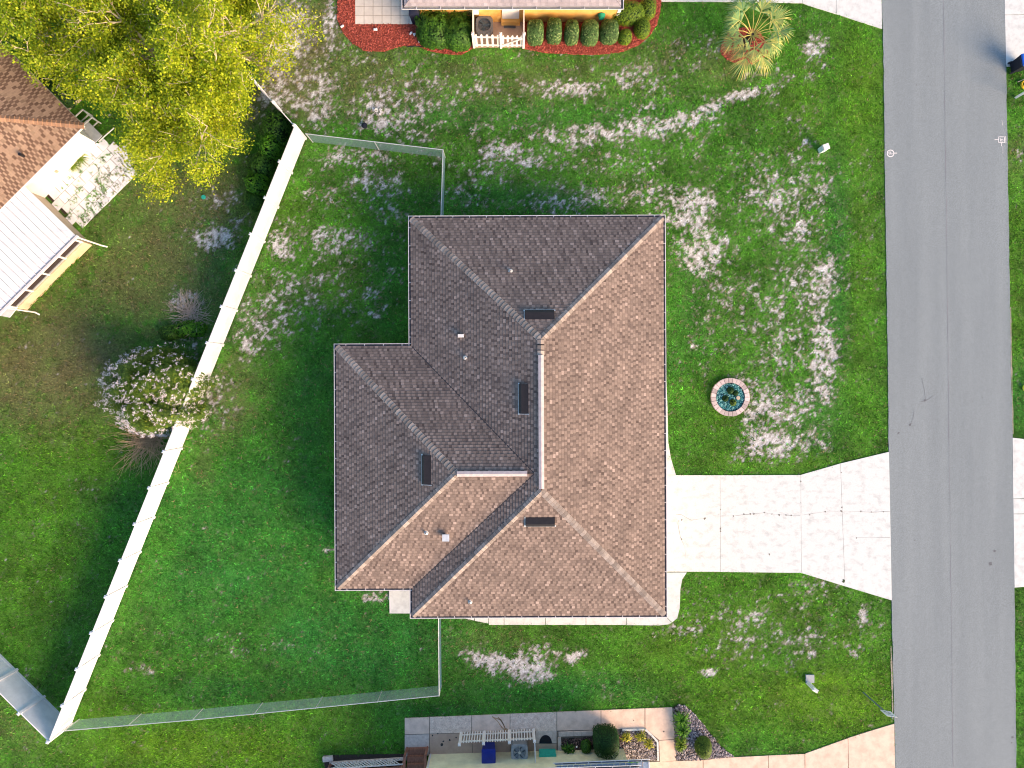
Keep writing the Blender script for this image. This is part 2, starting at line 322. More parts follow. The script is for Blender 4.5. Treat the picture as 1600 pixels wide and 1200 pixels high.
BLU = [(400, 850, 220, 170, .75), (560, 1000, 180, 90, .9), (450, 1080, 200, 40, .6), (330, 900, 130, 130, .6), (500, 640, 90, 110, .5), (800, 180, 260, 26, .35), (850, 1075, 170, 26, .7), (630, 1120, 160, 30, .45), (1290, 650, 40, 60, .55),
       (1310, 380, 20, 260, .45), (320, 400, 60, 120, .6), (300, 480, 80, 60, .6), (1070, 560, 40, 180, .4), (780, 320, 160, 30, .4), (1595, 620, 20, 60, .6), (620, 480, 40, 110, .5), (150, 980, 100, 50, .3)]
def gmaps(px, py):
    """what the lawn is like at a place: bare sand, and the colour of its grass"""
    s = blobs(px, py, BARE)
    s = s * (.92 + .5 * vn(px / 60, py / 60, 3)) + .12 * vn(px / 90, py / 90, 5)
    n = .28 * fbm(px / 17 + .6 * vn(px / 9, py / 9, 8), py / 15, 21, 4, .6) + .72 * (.5 + .95 * (fbm(px / 4.5, py / 5.0, 27, 3, .78) - .5))
    thr = .745 - .30 * np.clip(s, 0, 1.15)
    bare = .16 * sst(thr - .20, thr, n) + .84 * sst(thr - .03, thr + .165, n)
    br = np.clip(blobs(px, py, BROWN) * (.7 + .6 * fbm(px / 40, py / 40, 31)), 0, 1)
    ye = np.clip(blobs(px, py, YEL) * (.7 + .6 * fbm(px / 50, py / 50, 41)), 0, 1)
    bl = np.clip(blobs(px, py, BLU) * (.7 + .6 * fbm(px / 50, py / 50, 51)), 0, 1)
    return bare, br, ye, bl
def gcol(px, py, bare, br, ye, bl):
    def c(*a): return np.array(a)[None, :]
    g = c(.062, .230, .017) * (.30 + 1.35 * fbm(px / 26, py / 26, 61)[:, None]) 
    def mixc(g, t, col): return g * (1 - t[:, None]) + col * t[:, None]
    g = g * (.78 + .44 * fbm(px / 80 + py / 200, py / 24, 66))[:, None]
    g = mixc(g, .85 * bl, c(.028, .225, .036) * (.55 + .9 * fbm(px / 30, py / 30, 62)[:, None]))
    g = mixc(g, .9 * ye, c(.130, .300, .010) * (.55 + .9 * fbm(px / 18, py / 18, 64)[:, None]))
    bn = np.clip(br * sst(.25, .65, fbm(px / 12, py / 12, 63) + .25 * br), 0, 1)
    g = mixc(g, .68 * bn, c(.200, .165, .085))
    return g
# ------------------------------------------------------------------ ground
def grid_lines(a, b, st, far):
    inner = list(np.arange(a, b + st / 2, st))
    return np.array([-far, -far / 2, -far / 5, a - 25, a - 6] + inner + [b + 6, b + 25, far / 5, far / 2, far])
gx = grid_lines(-27, 27, .085, 600); gy = grid_lines(-20.5, 20.5, .085, 600)
XX, YY = np.meshgrid(gx, gy); xf = XX.ravel(); yf = YY.ravel()
pxf = xf / S + 800; pyf = 600 - yf / S
bare, br, ye, bl = gmaps(pxf, pyf)
G = gcol(pxf, pyf, bare, br, ye, bl)
soil = np.array([.13, .105, .072])[None, :]
G = G * .72 + soil * .14
thatch = np.array([.22, .19, .165])[None, :]; sand = np.array([.62, .63, .64])[None, :]
t1 = (.9 * sst(.02, .4, bare))[:, None]; t2 = (sst(.2, 1.0, bare) * (.42 + 1.0 * (fbm(xf * 8, yf * 8, 93, 2) - .15)).clip(0, 1))[:, None]
G = G * (1 - t1) + thatch * t1; G = G * (1 - t2) + sand * t2
zz = -.004 + .03 * (fbm(xf / 2, yf / 2, 71) - .5) - .02 - .012 * bare
me = bpy.data.meshes.new('lawn'); nx, ny = len(gx), len(gy)
idx = np.arange(nx * ny).reshape(ny, nx)
q = np.stack([idx[:-1, :-1], idx[:-1, 1:], idx[1:, 1:], idx[1:, :-1]], -1).reshape(-1)
me.vertices.add(nx * ny); me.vertices.foreach_set('co', np.stack([xf, yf, zz], -1).ravel())
nf = (nx - 1) * (ny - 1); me.loops.add(nf * 4); me.loops.foreach_set('vertex_index', q)
me.polygons.add(nf); me.polygons.foreach_set('loop_start', np.arange(nf) * 4); me.polygons.foreach_set('loop_total', np.full(nf, 4))
me.update(calc_edges=True)
ca = me.attributes.new('gcol', 'FLOAT_COLOR', 'POINT')
ca.data.foreach_set('color', np.concatenate([G, np.ones((len(G), 1))], 1).ravel().astype(np.float32))
me.polygons.foreach_set('use_smooth', np.ones(nf, bool))
def attr_mat(name, fine, fs, rough=.95, transl=0, bump=0):
    m = bpy.data.materials.new(name); m.use_nodes = True; N = m.node_tree.nodes; L = m.node_tree.links; b = N['Principled BSDF']
    b.inputs['Roughness'].default_value = rough; b.inputs['Specular IOR Level'].default_value = .15
    a = N.new('ShaderNodeAttribute'); a.attribute_name = 'gcol'; col = a.outputs['Color']
    if fine:
        g = N.new('ShaderNodeNewGeometry'); no = N.new('ShaderNodeTexNoise'); no.inputs['Scale'].default_value = fs; no.inputs['Detail'].default_value = 5
        no.inputs['Roughness'].default_value = .7
        L.new(g.outputs['Position'], no.inputs['Vector']); mr = N.new('ShaderNodeMapRange'); mr.inputs['From Min'].default_value = .3; mr.inputs['From Max'].default_value = .7
        mr.inputs['To Min'].default_value = 1 - fine; mr.inputs['To Max'].default_value = 1 + fine; L.new(no.outputs['Fac'], mr.inputs[0])
        hs = N.new('ShaderNodeHueSaturation'); L.new(mr.outputs[0], hs.inputs['Value']); L.new(col, hs.inputs['Color']); col = hs.outputs[0]
        if bump:
            bp = N.new('ShaderNodeBump'); bp.inputs['Strength'].default_value = bump; bp.inputs['Distance'].default_value = .03
            L.new(no.outputs['Fac'], bp.inputs['Height']); L.new(bp.outputs[0], b.inputs['Normal'])
    L.new(col, b.inputs['Base Color'])
    if transl:
        t = N.new('ShaderNodeBsdfTranslucent'); L.new(col, t.inputs[0]); ms = N.new('ShaderNodeMixShader'); ms.inputs[0].default_value = transl
        L.new(b.outputs[0], ms.inputs[1]); L.new(t.outputs[0], ms.inputs[2]); L.new(ms.outputs[0], N['Material Output'].inputs[0])
    return m
me.materials.append(attr_mat('lawn_soil', .55, 16, bump=.6))
lawn = bpy.data.objects.new('ground', me); scene.collection.objects.link(lawn); tag(lawn, 'sandy soil under the patchy green lawns', kind='structure')

# ------------------------------------------------------------------ grass blades (one stuff object)
def tri_object(name, V, cols, material, parent=None, attr='gcol', verts_per=3, **kw):
    n = len(V) // verts_per
    me = bpy.data.meshes.new(name); me.vertices.add(len(V)); me.vertices.foreach_set('co', V.astype(np.float32).ravel())
    me.loops.add(len(V)); me.loops.foreach_set('vertex_index', np.arange(len(V)))
    me.polygons.add(n); me.polygons.foreach_set('loop_start', np.arange(n) * verts_per); me.polygons.foreach_set('loop_total', np.full(n, verts_per))
    me.update(calc_edges=True)
    if attr == 'gcol':
        a = me.attributes.new('gcol', 'FLOAT_COLOR', 'POINT'); a.data.foreach_set('color', np.concatenate([cols, np.ones((len(cols), 1))], 1).ravel().astype(np.float32))
    else:
        a = me.attributes.new('tone', 'FLOAT', 'FACE'); a.data.foreach_set('value', cols.astype(np.float32))
    me.materials.append(material)
    o = bpy.data.objects.new(name, me); scene.collection.objects.link(o)
    if parent is not None: o.parent = parent
    return tag(o, **kw)
NT = 300000
tx = rng.uniform(-27.2, 27.2, NT); ty = rng.uniform(-20.6, 20.6, NT)
tpx = tx / S + 800; tpy = 600 - ty / S
ejx = tpx + rng.normal(0, .8, NT); ejy = tpy + rng.normal(0, .8, NT)
keep = np.ones(NT, bool)
for p_ in HARD: keep &= ~inpoly(ejx, ejy, p_)
keep &= ((tpx - RING[0]) ** 2 + (tpy - RING[1]) ** 2) > RING[2] ** 2
# weeds come up through the white flagstones away from the wall
inp = inpoly(tpx, tpy, patioL_px)
dwall = ((tpx - 72) * .707 + (tpy - 305) * .707) / 1.0
wd = sst(.52, .66, fbm(tpx / 9, tpy / 9, 81) * .75 + .0042 * np.abs(((tpx - 150) + (tpy - 226)) * .707))
keep &= ~(inp & (rng.random(NT) > wd))
tx, ty, tpx, tpy = tx[keep], ty[keep], tpx[keep], tpy[keep]
b_, r_, y_, l_ = gmaps(tpx, tpy)
k2 = rng.random(len(tx)) > np.clip(b_ * 1.35, 0, .94)
k2 &= rng.random(len(tx)) > .35 * r_
tx, ty, tpx, tpy, b_, r_, y_, l_ = [a[k2] for a in (tx, ty, tpx, tpy, b_, r_, y_, l_)]
C = gcol(tpx, tpy, b_, r_, y_, l_)
n = len(tx); NB = 3
C = C * (np.exp(rng.normal(-.05, .42, n))[:, None]) * (.7 + .75 * fbm(tpx / 4, tpy / 4, 91, 2))[:, None]; 
dry = rng.random(n) < (.03 + .22 * r_ + .15 * b_); C[dry] = np.array([.26, .22, .11]) * rng.uniform(.7, 1.3, (dry.sum(), 1))
bx = np.repeat(tx, NB) + rng.normal(0, .018, n * NB); by = np.repeat(ty, NB) + rng.normal(0, .018, n * NB)
Cb = np.repeat(C, NB, 0) * rng.uniform(.8, 1.2, (n * NB, 1))
an = rng.uniform(0, 2 * np.pi, n * NB); ln = rng.uniform(.06, .145, n * NB) * (1 + .3 * np.repeat(l_, NB)); wdh = rng.uniform(.009, .017, n * NB); up = rng.uniform(.03, .10, n * NB)
ca_, sa_ = np.cos(an), np.sin(an)
zb = np.where(inpoly(bx / S + 800, 600 - by / S, patioL_px), .012, -.03)
V = np.empty((n * NB, 3, 3))
V[:, 0] = np.stack([bx - sa_ * wdh, by + ca_ * wdh, zb + np.zeros(n * NB)], -1)
V[:, 1] = np.stack([bx + sa_ * wdh, by - ca_ * wdh, zb + np.zeros(n * NB)], -1)
V[:, 2] = np.stack([bx + ca_ * ln, by + sa_ * ln, zb + up], -1)
tri_object('grass', V.reshape(-1, 3), np.repeat(Cb, 3, 0), attr_mat('grass_blade', 0, 0, rough=.7, transl=.2), kind='stuff', label='short green lawn grass, thin over the sandy patches', cat='grass')

# ------------------------------------------------------------------ pavings
def struct(name, label, z=0): return thing(name, (0, 0, 0), 0, label, None, None, 'structure')
def slab(name, poly, z0, z1, m, parent=None, **kw):
    mb = MB(); mb.prism([P(*p)[:2] for p in poly], z0, z1); return mb.build(name, m, parent, **kw)
def inset(poly, d):
    c = Vector((sum(p[0] for p in poly) / len(poly), sum(p[1] for p in poly) / len(poly)))
    return [tuple(Vector(p) + (c - Vector(p)).normalized() * d) for p in poly]
def rough_poly(poly, amp, step=14):
    out = []
    for i in range(len(poly)):
        a = Vector(poly[i]); b = Vector(poly[(i + 1) % len(poly)]); k = max(1, int((b - a).length / step))
        for j in range(k):
            q_ = a.lerp(b, j / k); out.append((q_.x + random.uniform(-amp, amp), q_.y + random.uniform(-amp, amp)))
    return out
rl = [(1352, -9000)] + ROAD_L + [(1420, 9000)]; rr = [(1530, -9000)] + ROAD_R + [(1610, 9000)]
def interp(L, y):
    for (a, b) in zip(L[:-1], L[1:]):
        if a[1] <= y <= b[1]: return a[0] + (b[0] - a[0]) * (y - a[1]) / (b[1] - a[1])
ys = [-9000, -2000, -600] + list(range(-120, 1321, 12)) + [1800, 3000, 9000]
poly = [(interp(rl, y) + random.uniform(-.5, .5), y) for y in ys] + [(interp(rr, y) + random.uniform(-.5, .5), y) for y in ys[::-1]]
mb = MB(); V_ = []; F_ = []
nY = len(ys)
for i in range(nY):
    a = P(*poly[i]); b = P(*poly[2 * nY - 1 - i]); V_ += [(a.x, a.y, .012), (b.x, b.y, .012), (a.x, a.y, -.08), (b.x, b.y, -.08)]
for i in range(nY - 1):
    k = 4 * i; F_ += [(k, k + 4, k + 5, k + 1), (k, k + 2, k + 6, k + 4), (k + 1, k + 5, k + 7, k + 3)]
mb.add(V_, F_); road = mb.build('road', m_road, None, kind='structure', label='grey asphalt street running down the right side')
road_M = road
def strip(pts, wdt, z, m, name, parent=None, jit=0, **kw):
    mb = MB(); v = []; f = []
    pts = [P(*p) for p in pts]
    for i, p in enumerate(pts):
        d = (pts[min(i + 1, len(pts) - 1)] - pts[max(i - 1, 0)]).normalized(); nrm = Vector((-d.y, d.x, 0))
        w_ = wdt / 2 * (1 + random.uniform(-jit, jit)); v += [(p.x + nrm.x * w_, p.y + nrm.y * w_, z), (p.x - nrm.x * w_, p.y - nrm.y * w_, z)]
    for i in range(len(pts) - 1): f.append((2 * i, 2 * i + 1, 2 * i + 3, 2 * i + 2))
    mb.add(v, f); return mb.build(name, m, parent, **kw)
m_seam = mat('road_seam', (.19, .20, .225), (.24, .25, .28), scale=3, rough=.9)
strip([(1474 + .0125 * y + random.uniform(-.5, .5), y) for y in range(-60, 1261, 20)], .022, .016, m_seam, 'paving_seam', road, .7)
def stain(px, py, r, parent, m=m_dark, z=.0165, name='oil_stain'):
    c = P(px, py); k = 9; v = [(c.x, c.y, z)]
    for i in range(k): t = 2 * math.pi * i / k; q_ = r * random.uniform(.5, 1.3); v.append((c.x + q_ * math.cos(t), c.y + q_ * math.sin(t), z))
    mb = MB(); mb.add(v, [(0, 1 + i, 1 + (i + 1) % k) for i in range(k)]); return mb.build(name, m, parent)
m_stain = mat('road_stain', (.11, .12, .135), (.16, .17, .19), scale=20, rough=.9)
for a in [(1445, 626, .07), (1422, 663, .08), (1404, 676, .06), (1554, 861, .09), (1547, 880, .12), (1555, 872, .03), (1429, 844, .03), (1535, 622, .03), (1519, 628, .025), (1432, 133, .04), (1582, 1152, .07), (1580, 1160, .05), (1450, 120, .03), (1440, 592, .03), (1487, 1142, .03)]:
    stain(*a, road, m_stain)
for (x0, y0, x1, y1) in [(1440, 592, 1446, 626), (1446, 626, 1458, 618), (1424, 660, 1428, 640), (1446, 626, 1436, 628)]:
    strip([(x0, y0), ((x0 + x1) / 2 + 1, (y0 + y1) / 2), (x1, y1)], .015, .0168, m_stain, 'hairline_crack', road)
# painted utility marks on the asphalt
def ringmark(mb, cx, cy, r, wdt, z, sides=24, sq=0):
    v = []; f = []
    for i in range(sides):
        t = 2 * math.pi * i / sides; rr_ = r / max(abs(math.cos(t)), abs(math.sin(t))) * .9 if sq else r
        for q_ in (rr_ - wdt / 2, rr_ + wdt / 2): v.append((cx + q_ * math.cos(t), cy + q_ * math.sin(t), z))
    for i in range(sides): j = (i + 1) % sides; f.append((2 * i, 2 * i + 1, 2 * j + 1, 2 * j))
    mb.add(v, f)
def linemark(mb, pts, wdt, z):
    for a, b in zip(pts[:-1], pts[1:]):
        a = P(*a); b = P(*b); d = (b - a).normalized(); n_ = Vector((-d.y, d.x, 0)) * wdt / 2
        mb.add([(a.x + n_.x, a.y + n_.y, z), (a.x - n_.x, a.y - n_.y, z), (b.x - n_.x, b.y - n_.y, z), (b.x + n_.x, b.y + n_.y, z)], [(0, 1, 2, 3)])
mb = MB(); c = P(1391.2, 239.8); ringmark(mb, c.x, c.y, 5.2 * S, .05, .018)
c = P(1390, 239.2); ringmark(mb, c.x, c.y, 1.7 * S, .04, .0222, 14); linemark(mb, [(1390.5, 240.8), (1395.6, 240.6)], .035, .0262); linemark(mb, [(1396, 239.4), (1401.5, 239.4)], .045, .0222)
mb.build('painted_mark', m_paint, None, label='white sprayed circle with a letter P lying sideways on the left road edge', cat='road marking')
mk = thing('painted_mark', P(1564.6, 218.5), 0, 'white sprayed square with a letter P and tick lines on the right road edge', 'road marking')
mb = MB(); c = P(1564.6, 218.5); ringmark(mb, c.x, c.y, 5.0 * S, .04, .018, 16, 1); mb.build('paint_stroke', m_paint, mk)
mb = MB(); linemark(mb, [(1561.5, 217), (1564, 217)], .03, .0222); linemark(mb, [(1562.8, 217.0), (1562.8, 221.5)], .03, .0264); ringmark(mb, P(1565.3, 219.2).x, P(1565.3, 219.2).y, 1.6 * S, .03, .0222, 12); mb.build('letter_p', m_paint, mk)
for a_, b_2, w_ in (((1553.5, 218.4), (1559.5, 218.4), .035), ((1564.3, 223.6), (1564.3, 228.4), .035), ((1571, 213), (1571.4, 224), .035), ((1566.5, 228), (1566.6, 240), .018), ((1565, 188), (1566, 196), .018)):
    mb = MB(); linemark(mb, [a_, b_2], w_, .018); mb.build('paint_stroke', m_paint, mk)
# pale broken edge of the street
m_edge = mat('edge_grit', (.42, .40, .33), (.2, .17, .12), scale=20, rough=.9)
for (L_, y0, y1) in ((ROAD_L, 1010, 1128), (ROAD_R, 480, 682)):
    strip([(interp(L_, y) + (-2.4 if L_ is ROAD_L else 1.2), y) for y in range(y0, y1, 6)], .06, .004, m_edge, 'edge_grit', road, .6)

# driveway in front of the grey roofed house
drv = struct('driveway', 'white concrete driveway from the garage to the street')
mb = MB(); mb.prism([P(*p)[:2] for p in inset(drive_px, 2.5)], -.06, .006); mb.build('joint', m_joint, drv)
g = .2
for pl in ([(1010, 742.3), (1125 - g, 742.6), (1125.6 - g, 893.3), (1010, 893)], [(1125 + g, 742.6), (1251 - g, 742.2), (1252 - g, 895), (1125.6 + g, 893.5)],
           [(1251 + g, 742), (1313 - g, 724.3), (1320 - g, 915.8), (1252 + g, 895.2)], [(1313 + g, 724.2), (1388.8, 706), (1391, 820), (1393.2, 938), (1320 + g, 916)]):
    slab('slab', pl, -.1, .018, m_conc, drv)
m_crack = mat('crack_dirt', (.22, .21, .19), (.13, .125, .11), scale=20)
def crack(pts, wdt=.008, parent=drv, z=.0222): return strip([(x, y + random.uniform(-.4, .4)) for x, y in pts], wdt, z, m_crack, 'crack', parent, .8)
crack([(1056, 804), (1064, 804), (1080, 813), (1099, 810), (1112, 806), (1124, 804)]); crack([(1060, 813), (1059, 818), (1063, 840), (1070, 855), (1072, 876)])
crack([(1127, 806), (1146, 806), (1160, 804), (1180, 802.5), (1195, 801), (1210, 804), (1225, 804.5), (1240, 806), (1250, 806)])
crack([(1253, 805), (1270, 802), (1290, 799.5), (1312, 799)]); crack([(1318, 798), (1340, 799), (1362, 800), (1390, 799)]); crack([(1338, 840.5), (1360, 840), (1390, 839.5)])
for (x, y, r) in [(1146, 806, .05), (1162, 803, .05), (1172, 803, .06), (1178, 803, .05), (1194, 801, .06), (1206, 803, .04), (1217, 804.5, .06), (1228, 804.5, .05), (1236, 805, .05), (1125.5, 826, .06), (1125.5, 830, .05), (1315, 792.5, .06),
                  (1314.5, 798.5, .08), (1289, 799.5, .05), (1265, 804, .05), (1101, 810, .07), (1345, 799, .05), (1361, 800, .05), (1380, 799.5, .05), (1202, 866, .07), (1065, 812, .05), (1065, 842, .05), (1318, 908, .12), (1125.5, 796, .03), (1251, 752, .05), (1251, 785, .03), (1314, 738, .04), (1338, 840.5, .05)]:
    stain(x, y, r * .8, drv, mat('weed', (.03, .06, .02)) if r > .1 else m_crack, .0235, 'weed_tuft' if r > .1 else 'crack_spot')
wk = struct('front_walk', 'narrow concrete walk along the east side of the house')
slab('slab', walkN_px, -.1, .012, m_conc_w, wk)
wk2 = struct('side_walk', 'white concrete walk wrapping the south east corner of the house')
slab('slab', [(1005, 894.5), (1073, 894.5), (1066, 905), (1063, 920), (1062, 950), (1058, 966), (1050, 972.5), (1036, 958.5), (1005, 957)], -.1, .012, m_conc_w, wk2)
slab('slab', [(1035.3, 958.8), (1049.4, 973), (1044, 975.5), (1030, 977), (979, 976.6), (979, 955)], -.1, .012, m_conc_w, wk2)
for x0, x1 in ((916, 978.2), (852.5, 915.2), (788, 851.7), (764, 787.2)):
    slab('slab', [(x0, 955), (x1, 955), (x1, 976.4), (x0, 976.2)], -.1, .012, m_conc_w, wk2)
slab('stepping_slab', [(742, 953), (763.2, 953), (763.2, 974), (742, 970)], -.1, .012, m_conc_w, wk2)
slab('stepping_slab', [(700, 953), (741, 953), (741, 969.5), (722, 965), (706, 961)], -.1, .010, m_conc_w, wk2)
slab('patio', patioW_px, -.1, .05, m_conc_w, None, kind='structure', label='small concrete pad by the back corner of the house')
d2 = struct('driveway', 'pale concrete driveway at the top, right of the palm')
for pl in ([(1033, -60), (1033, 2.5), (1150, 3), (1150, -60)], [(1150.7, -60), (1150.7, 3), (1253, 5), (1253, -60)], [(1253.7, -60), (1253.7, 5), (1264, 9), (1306, 22), (1306, -60)], [(1306.7, -60), (1306.7, 22), (1340, 33), (1378, 45), (1376, -60)]):
    slab('slab', pl, -.1, .016, m_conc_w, d2)
d3 = struct('driveway', 'pale concrete driveway at the upper right, across the street')
for pl in ([(1569, -60), (1570, 23), (1640, 22), (1640, -60)], [(1570, 23.8), (1572, 104), (1640, 104), (1640, 22.8)]): slab('slab', pl, -.1, .016, m_conc_w, d3)
d4 = struct('driveway', 'white concrete driveway at the middle right, across the street')
for pl in ([(1582, 684), (1592, 685), (1660, 694), (1660, 778), (1583, 779)], [(1583, 779.8), (1660, 778.8), (1660, 802), (1583.4, 802.6)], [(1583.4, 803.4), (1660, 802.8), (1660, 912), (1585, 918)]): slab('slab', pl, -.1, .016, m_conc_w, d4)
# neighbour's patio tiles at the top
pt = struct('patio', 'square tiled patio at the top between red mulch and yellow house')
mb = MB(); mb.prism([P(*p)[:2] for p in [(555, -60), (555, 38.4), (655, 38.4), (655, -60)]], -.08, .004); mb.build('grout', m_joint, pt)
tv = box_vf(13.3 * S, 13.3 * S, .05)
tb = MB(); tb.add(*tv); tme = tb.mesh('tile', m_tile)
for i in range(7):
    for j in range(-4, 3):
        c = P(561.9 + 14.05 * i, 31.2 - 14.05 * (2 - j) + 0); inst('tile', tme, Matrix.Translation((c.x, c.y, -.003 + random.uniform(0, .004))), pt)
# ground sheets of the beds
slab('mulch_bed', rough_poly(mulch_px, .9), -.06, .006, m_mulch_red, None, kind='structure', label='red mulch bed round the tiled patio')
slab('mulch_bed', rough_poly(mulch2_px, .9), -.06, .006, m_mulch_red, None, kind='structure', label='red mulch bed under the row of clipped shrubs')
slab('mulch_bed', palm_bed, -.06, .006, m_mulch_red, None, kind='structure', label='round red mulch bed under the palm')
slab('utility_pad', acN_px, -.06, .01, m_conc_p2, None, kind='structure', label='tan concrete pad behind the small picket gate')
def chips(name, polys, dens, size, m, seed, flat=.3, **kw):
    r = np.random.default_rng(seed); Vs = []; T = []
    for pl in polys:
        a = np.array(pl); x0, y0, x1, y1 = max(a[:, 0].min(), -20), max(a[:, 1].min(), -20), min(a[:, 0].max(), 1620), min(a[:, 1].max(), 1220)
        n_ = int((x1 - x0) * (y1 - y0) * S * S * dens); x = r.uniform(x0, x1, n_); y = r.uniform(y0, y1, n_); k = inpoly(x, y, pl); x = x[k]; y = y[k]; n_ = len(x)
        X = (x - 800) * S; Y = (600 - y) * S; z = r.uniform(.008, .03, n_); t = r.uniform(0, np.pi, n_); L1 = size * r.uniform(.6, 1.4, n_); L2 = L1 * flat * r.uniform(.6, 1.4, n_); tl = r.uniform(-.3, .3, n_) * L1
        c, s_ = np.cos(t), np.sin(t); hh = L2 * .6
        top = np.stack([X, Y, z + hh], -1)
        co = [np.stack([X + a_ * c * L1 / 2 - b_ * s_ * L2 / 2, Y + a_ * s_ * L1 / 2 + b_ * c * L2 / 2, z + a_ * tl * .5], -1) for a_, b_ in ((-1, -1), (1, -1), (1, 1), (-1, 1))]
        for i in range(4): Vs.append(np.stack([co[i], co[(i + 1) % 4], top], 1).reshape(-1, 3)); T.append(r.random(n_))
        # one tone per chip
        base = T[-1]; T[-4:] = [base] * 4
    return tri_object(name, np.concatenate(Vs), np.concatenate(T), m, attr='tone', kind='stuff', **kw)
chips('mulch_chips', [mulch_px, mulch2_px, palm_bed], 330, .085, m_chip_red, 3, .35, label='loose red wood chips on the beds of the yellow house', cat='mulch')
# planter beds in front of the pale house
bedA = [(877, 1154), (931, 1151), (975, 1149), (975, 1178), (878, 1180)]; bedB = [(970, 1141), (1006, 1140), (1026, 1160), (1027, 1187), (975, 1190), (968, 1170)]
slab('planter_bed', bedA, -.06, .022, m_soil, None, kind='structure', label='dark soil bed left of the clipped hedge')
slab('planter_bed', bedB, -.06, .022, m_soil, None, kind='structure', label='pebble bed right of the clipped hedge')
slab('planter_bed', bedC_px, -.06, .008, m_soil, None, kind='structure', label='long pebble bed beside the lower driveway')
slab('planter_bed', deckbed_px, -.06, .008, m_soil, None, kind='structure', label='narrow soil strip in front of the lattice')
chips('bark_chips', [bedA], 450, .07, m_chip_br, 5, .5, label='brown bark chips in the bed left of the clipped hedge', cat='mulch')
chips('pebbles', [bedB, bedC_px], 420, .075, m_pebble, 6, .75, label='grey and white river pebbles in the two lower beds', cat='pebbles')
# walk of the pale house
ws = struct('front_walk', 'pinkish concrete walk in front of the pale yellow house')
mb = MB(); mb.prism([P(*p)[:2] for p in inset(walkSb_px, 1.5)], -.06, .004); mb.build('joint', m_joint, ws)
def yt(x): return 1122 + (x - 632) * (1105 - 1122) / 418.0
def yb(x): return 1147.5 + (x - 632) * (1138.5 - 1147.5) / 374.0
xs = [632, 671, 737, 797, 870, 939, 1007.5]
for a, b in zip(xs[:-1], xs[1:]):
    slab('slab', [(a + .5, yt(a)), (b - .5, yt(b)), (b - .5, yb(b) - .5), (a + .5, yb(a) - .5)], -.1, .018, m_conc_pk if a in (671, 797) else m_conc_p, ws)
slab('slab', [(1008.3, yt(1008)), (1050, 1105), (1054.5, 1154.5), (1030, 1156), (1029, 1155), (1008.3, 1138)], -.1, .018, m_conc_p, ws)
slab('slab', [(1030, 1157), (1054.7, 1155.6), (1057, 1188), (1031, 1190)], -.1, .018, m_conc_p, ws)
slab('slab', [(632.5, 1148.2), (670.5, 1147), (671, 1180), (632.5, 1182)], -.1, .018, m_conc_g, ws)
slab('slab', [(671.5, 1147), (736.5, 1145.2), (738, 1179), (672, 1181)], -.1, .018, m_conc_p2, ws)
slab('slab', [(737.5, 1145), (796.5, 1143.3), (797, 1178), (739, 1179)], -.1, .018, m_conc_p2, ws)
slab('slab', [(797.5, 1143), (836.5, 1142.2), (837, 1177), (797.7, 1178)], -.1, .018, m_conc_p2, ws)
slab('slab', [(837.5, 1142), (869.5, 1141.3), (869.5, 1161), (837.5, 1161.6)], -.1, .018, m_conc_g, ws)
slab('slab', [(837.5, 1162.4), (869.5, 1161.8), (869.5, 1176), (837.5, 1177)], -.1, .018, m_conc_p2, ws)
m_rust = mat('rust_stain', (.42, .22, .09), (.52, .36, .24), scale=18, rough=.9)
for pts in ([(769, 1119), (777, 1126), (784, 1136), (788, 1140)], [(772, 1121), (782, 1124), (788, 1134), (790, 1139)], [(778, 1120), (785, 1128), (789, 1138)]):
    strip(pts, .05, .0222 + .001 * pts[0][0] % .002, m_rust, 'rust_trail', ws, .6)
stain(790, 1141, .12, ws, m_rust, .0255, 'rust_spot')
for a in [(703, 1156, .06), (690, 1163, .08), (693, 1158, .05), (684, 1146, .05), (1037, 1142.5, .04), (990, 1125, .03), (713, 1152, .04), (676, 1149, .04)]: stain(*a, ws, m_dark, .0228, 'dark_spot')
# edging of the beds
ed = thing('bed_edging', P(900, 1147), 0, 'grey paver edging round the soil bed left of the clipped hedge', 'edging')
def edge_blocks(pts, wd_, h_, step, m, parent, nm='edging_block'):
    for a, b in zip(pts[:-1], pts[1:]):
        a = P(*a); b = P(*b); L_ = (b - a).length; k = max(1, round(L_ / step)); d = (b - a) / k
        for i in range(k):
            q_ = a + d * (i + .5); mb = MB(); mb.box((0, 0, 0), (d.length - .012, wd_, h_))
            inst(nm, mb.mesh(nm, m), Matrix.Translation((q_.x, q_.y, h_ / 2 - .02 + random.uniform(-.004, .004))) @ Matrix.Rotation(math.atan2(d.y, d.x), 4, 'Z'), parent)
edge_blocks([(872.5, 1146.5), (932, 1144.5)], .22, .10, .38, m_conc_g, ed); edge_blocks([(874, 1151), (875, 1180)], .16, .10, .38, m_conc_g, ed)
ed2 = thing('bed_edging', P(1010, 1145), 0, 'white curved paver edging round the pebble bed right of the clipped hedge', 'edging')
edge_blocks([(972, 1140), (1008, 1139), (1018, 1148), (1027, 1158), (1028, 1188)], .09, .10, .4, m_conc_w, ed2)
d5 = struct('driveway', 'pinkish concrete driveway at the lower right')
for pl in ([(1000, 1191), (1098, 1187.6), (1099, 1300), (1000, 1300)], [(1099, 1187.5), (1138, 1183.6), (1200, 1180.5), (1200, 1300), (1100, 1300)], [(1200.8, 1180.4), (1257, 1178), (1258, 1300), (1200.8, 1300)],
           [(1258, 1177.5), (1290, 1166), (1324.5, 1153.5), (1326, 1300), (1259, 1300)], [(1325.3, 1153), (1360, 1142), (1397, 1131), (1400, 1300), (1327, 1300)]):
    slab('slab', pl, -.1, .016, m_conc_p, d5)
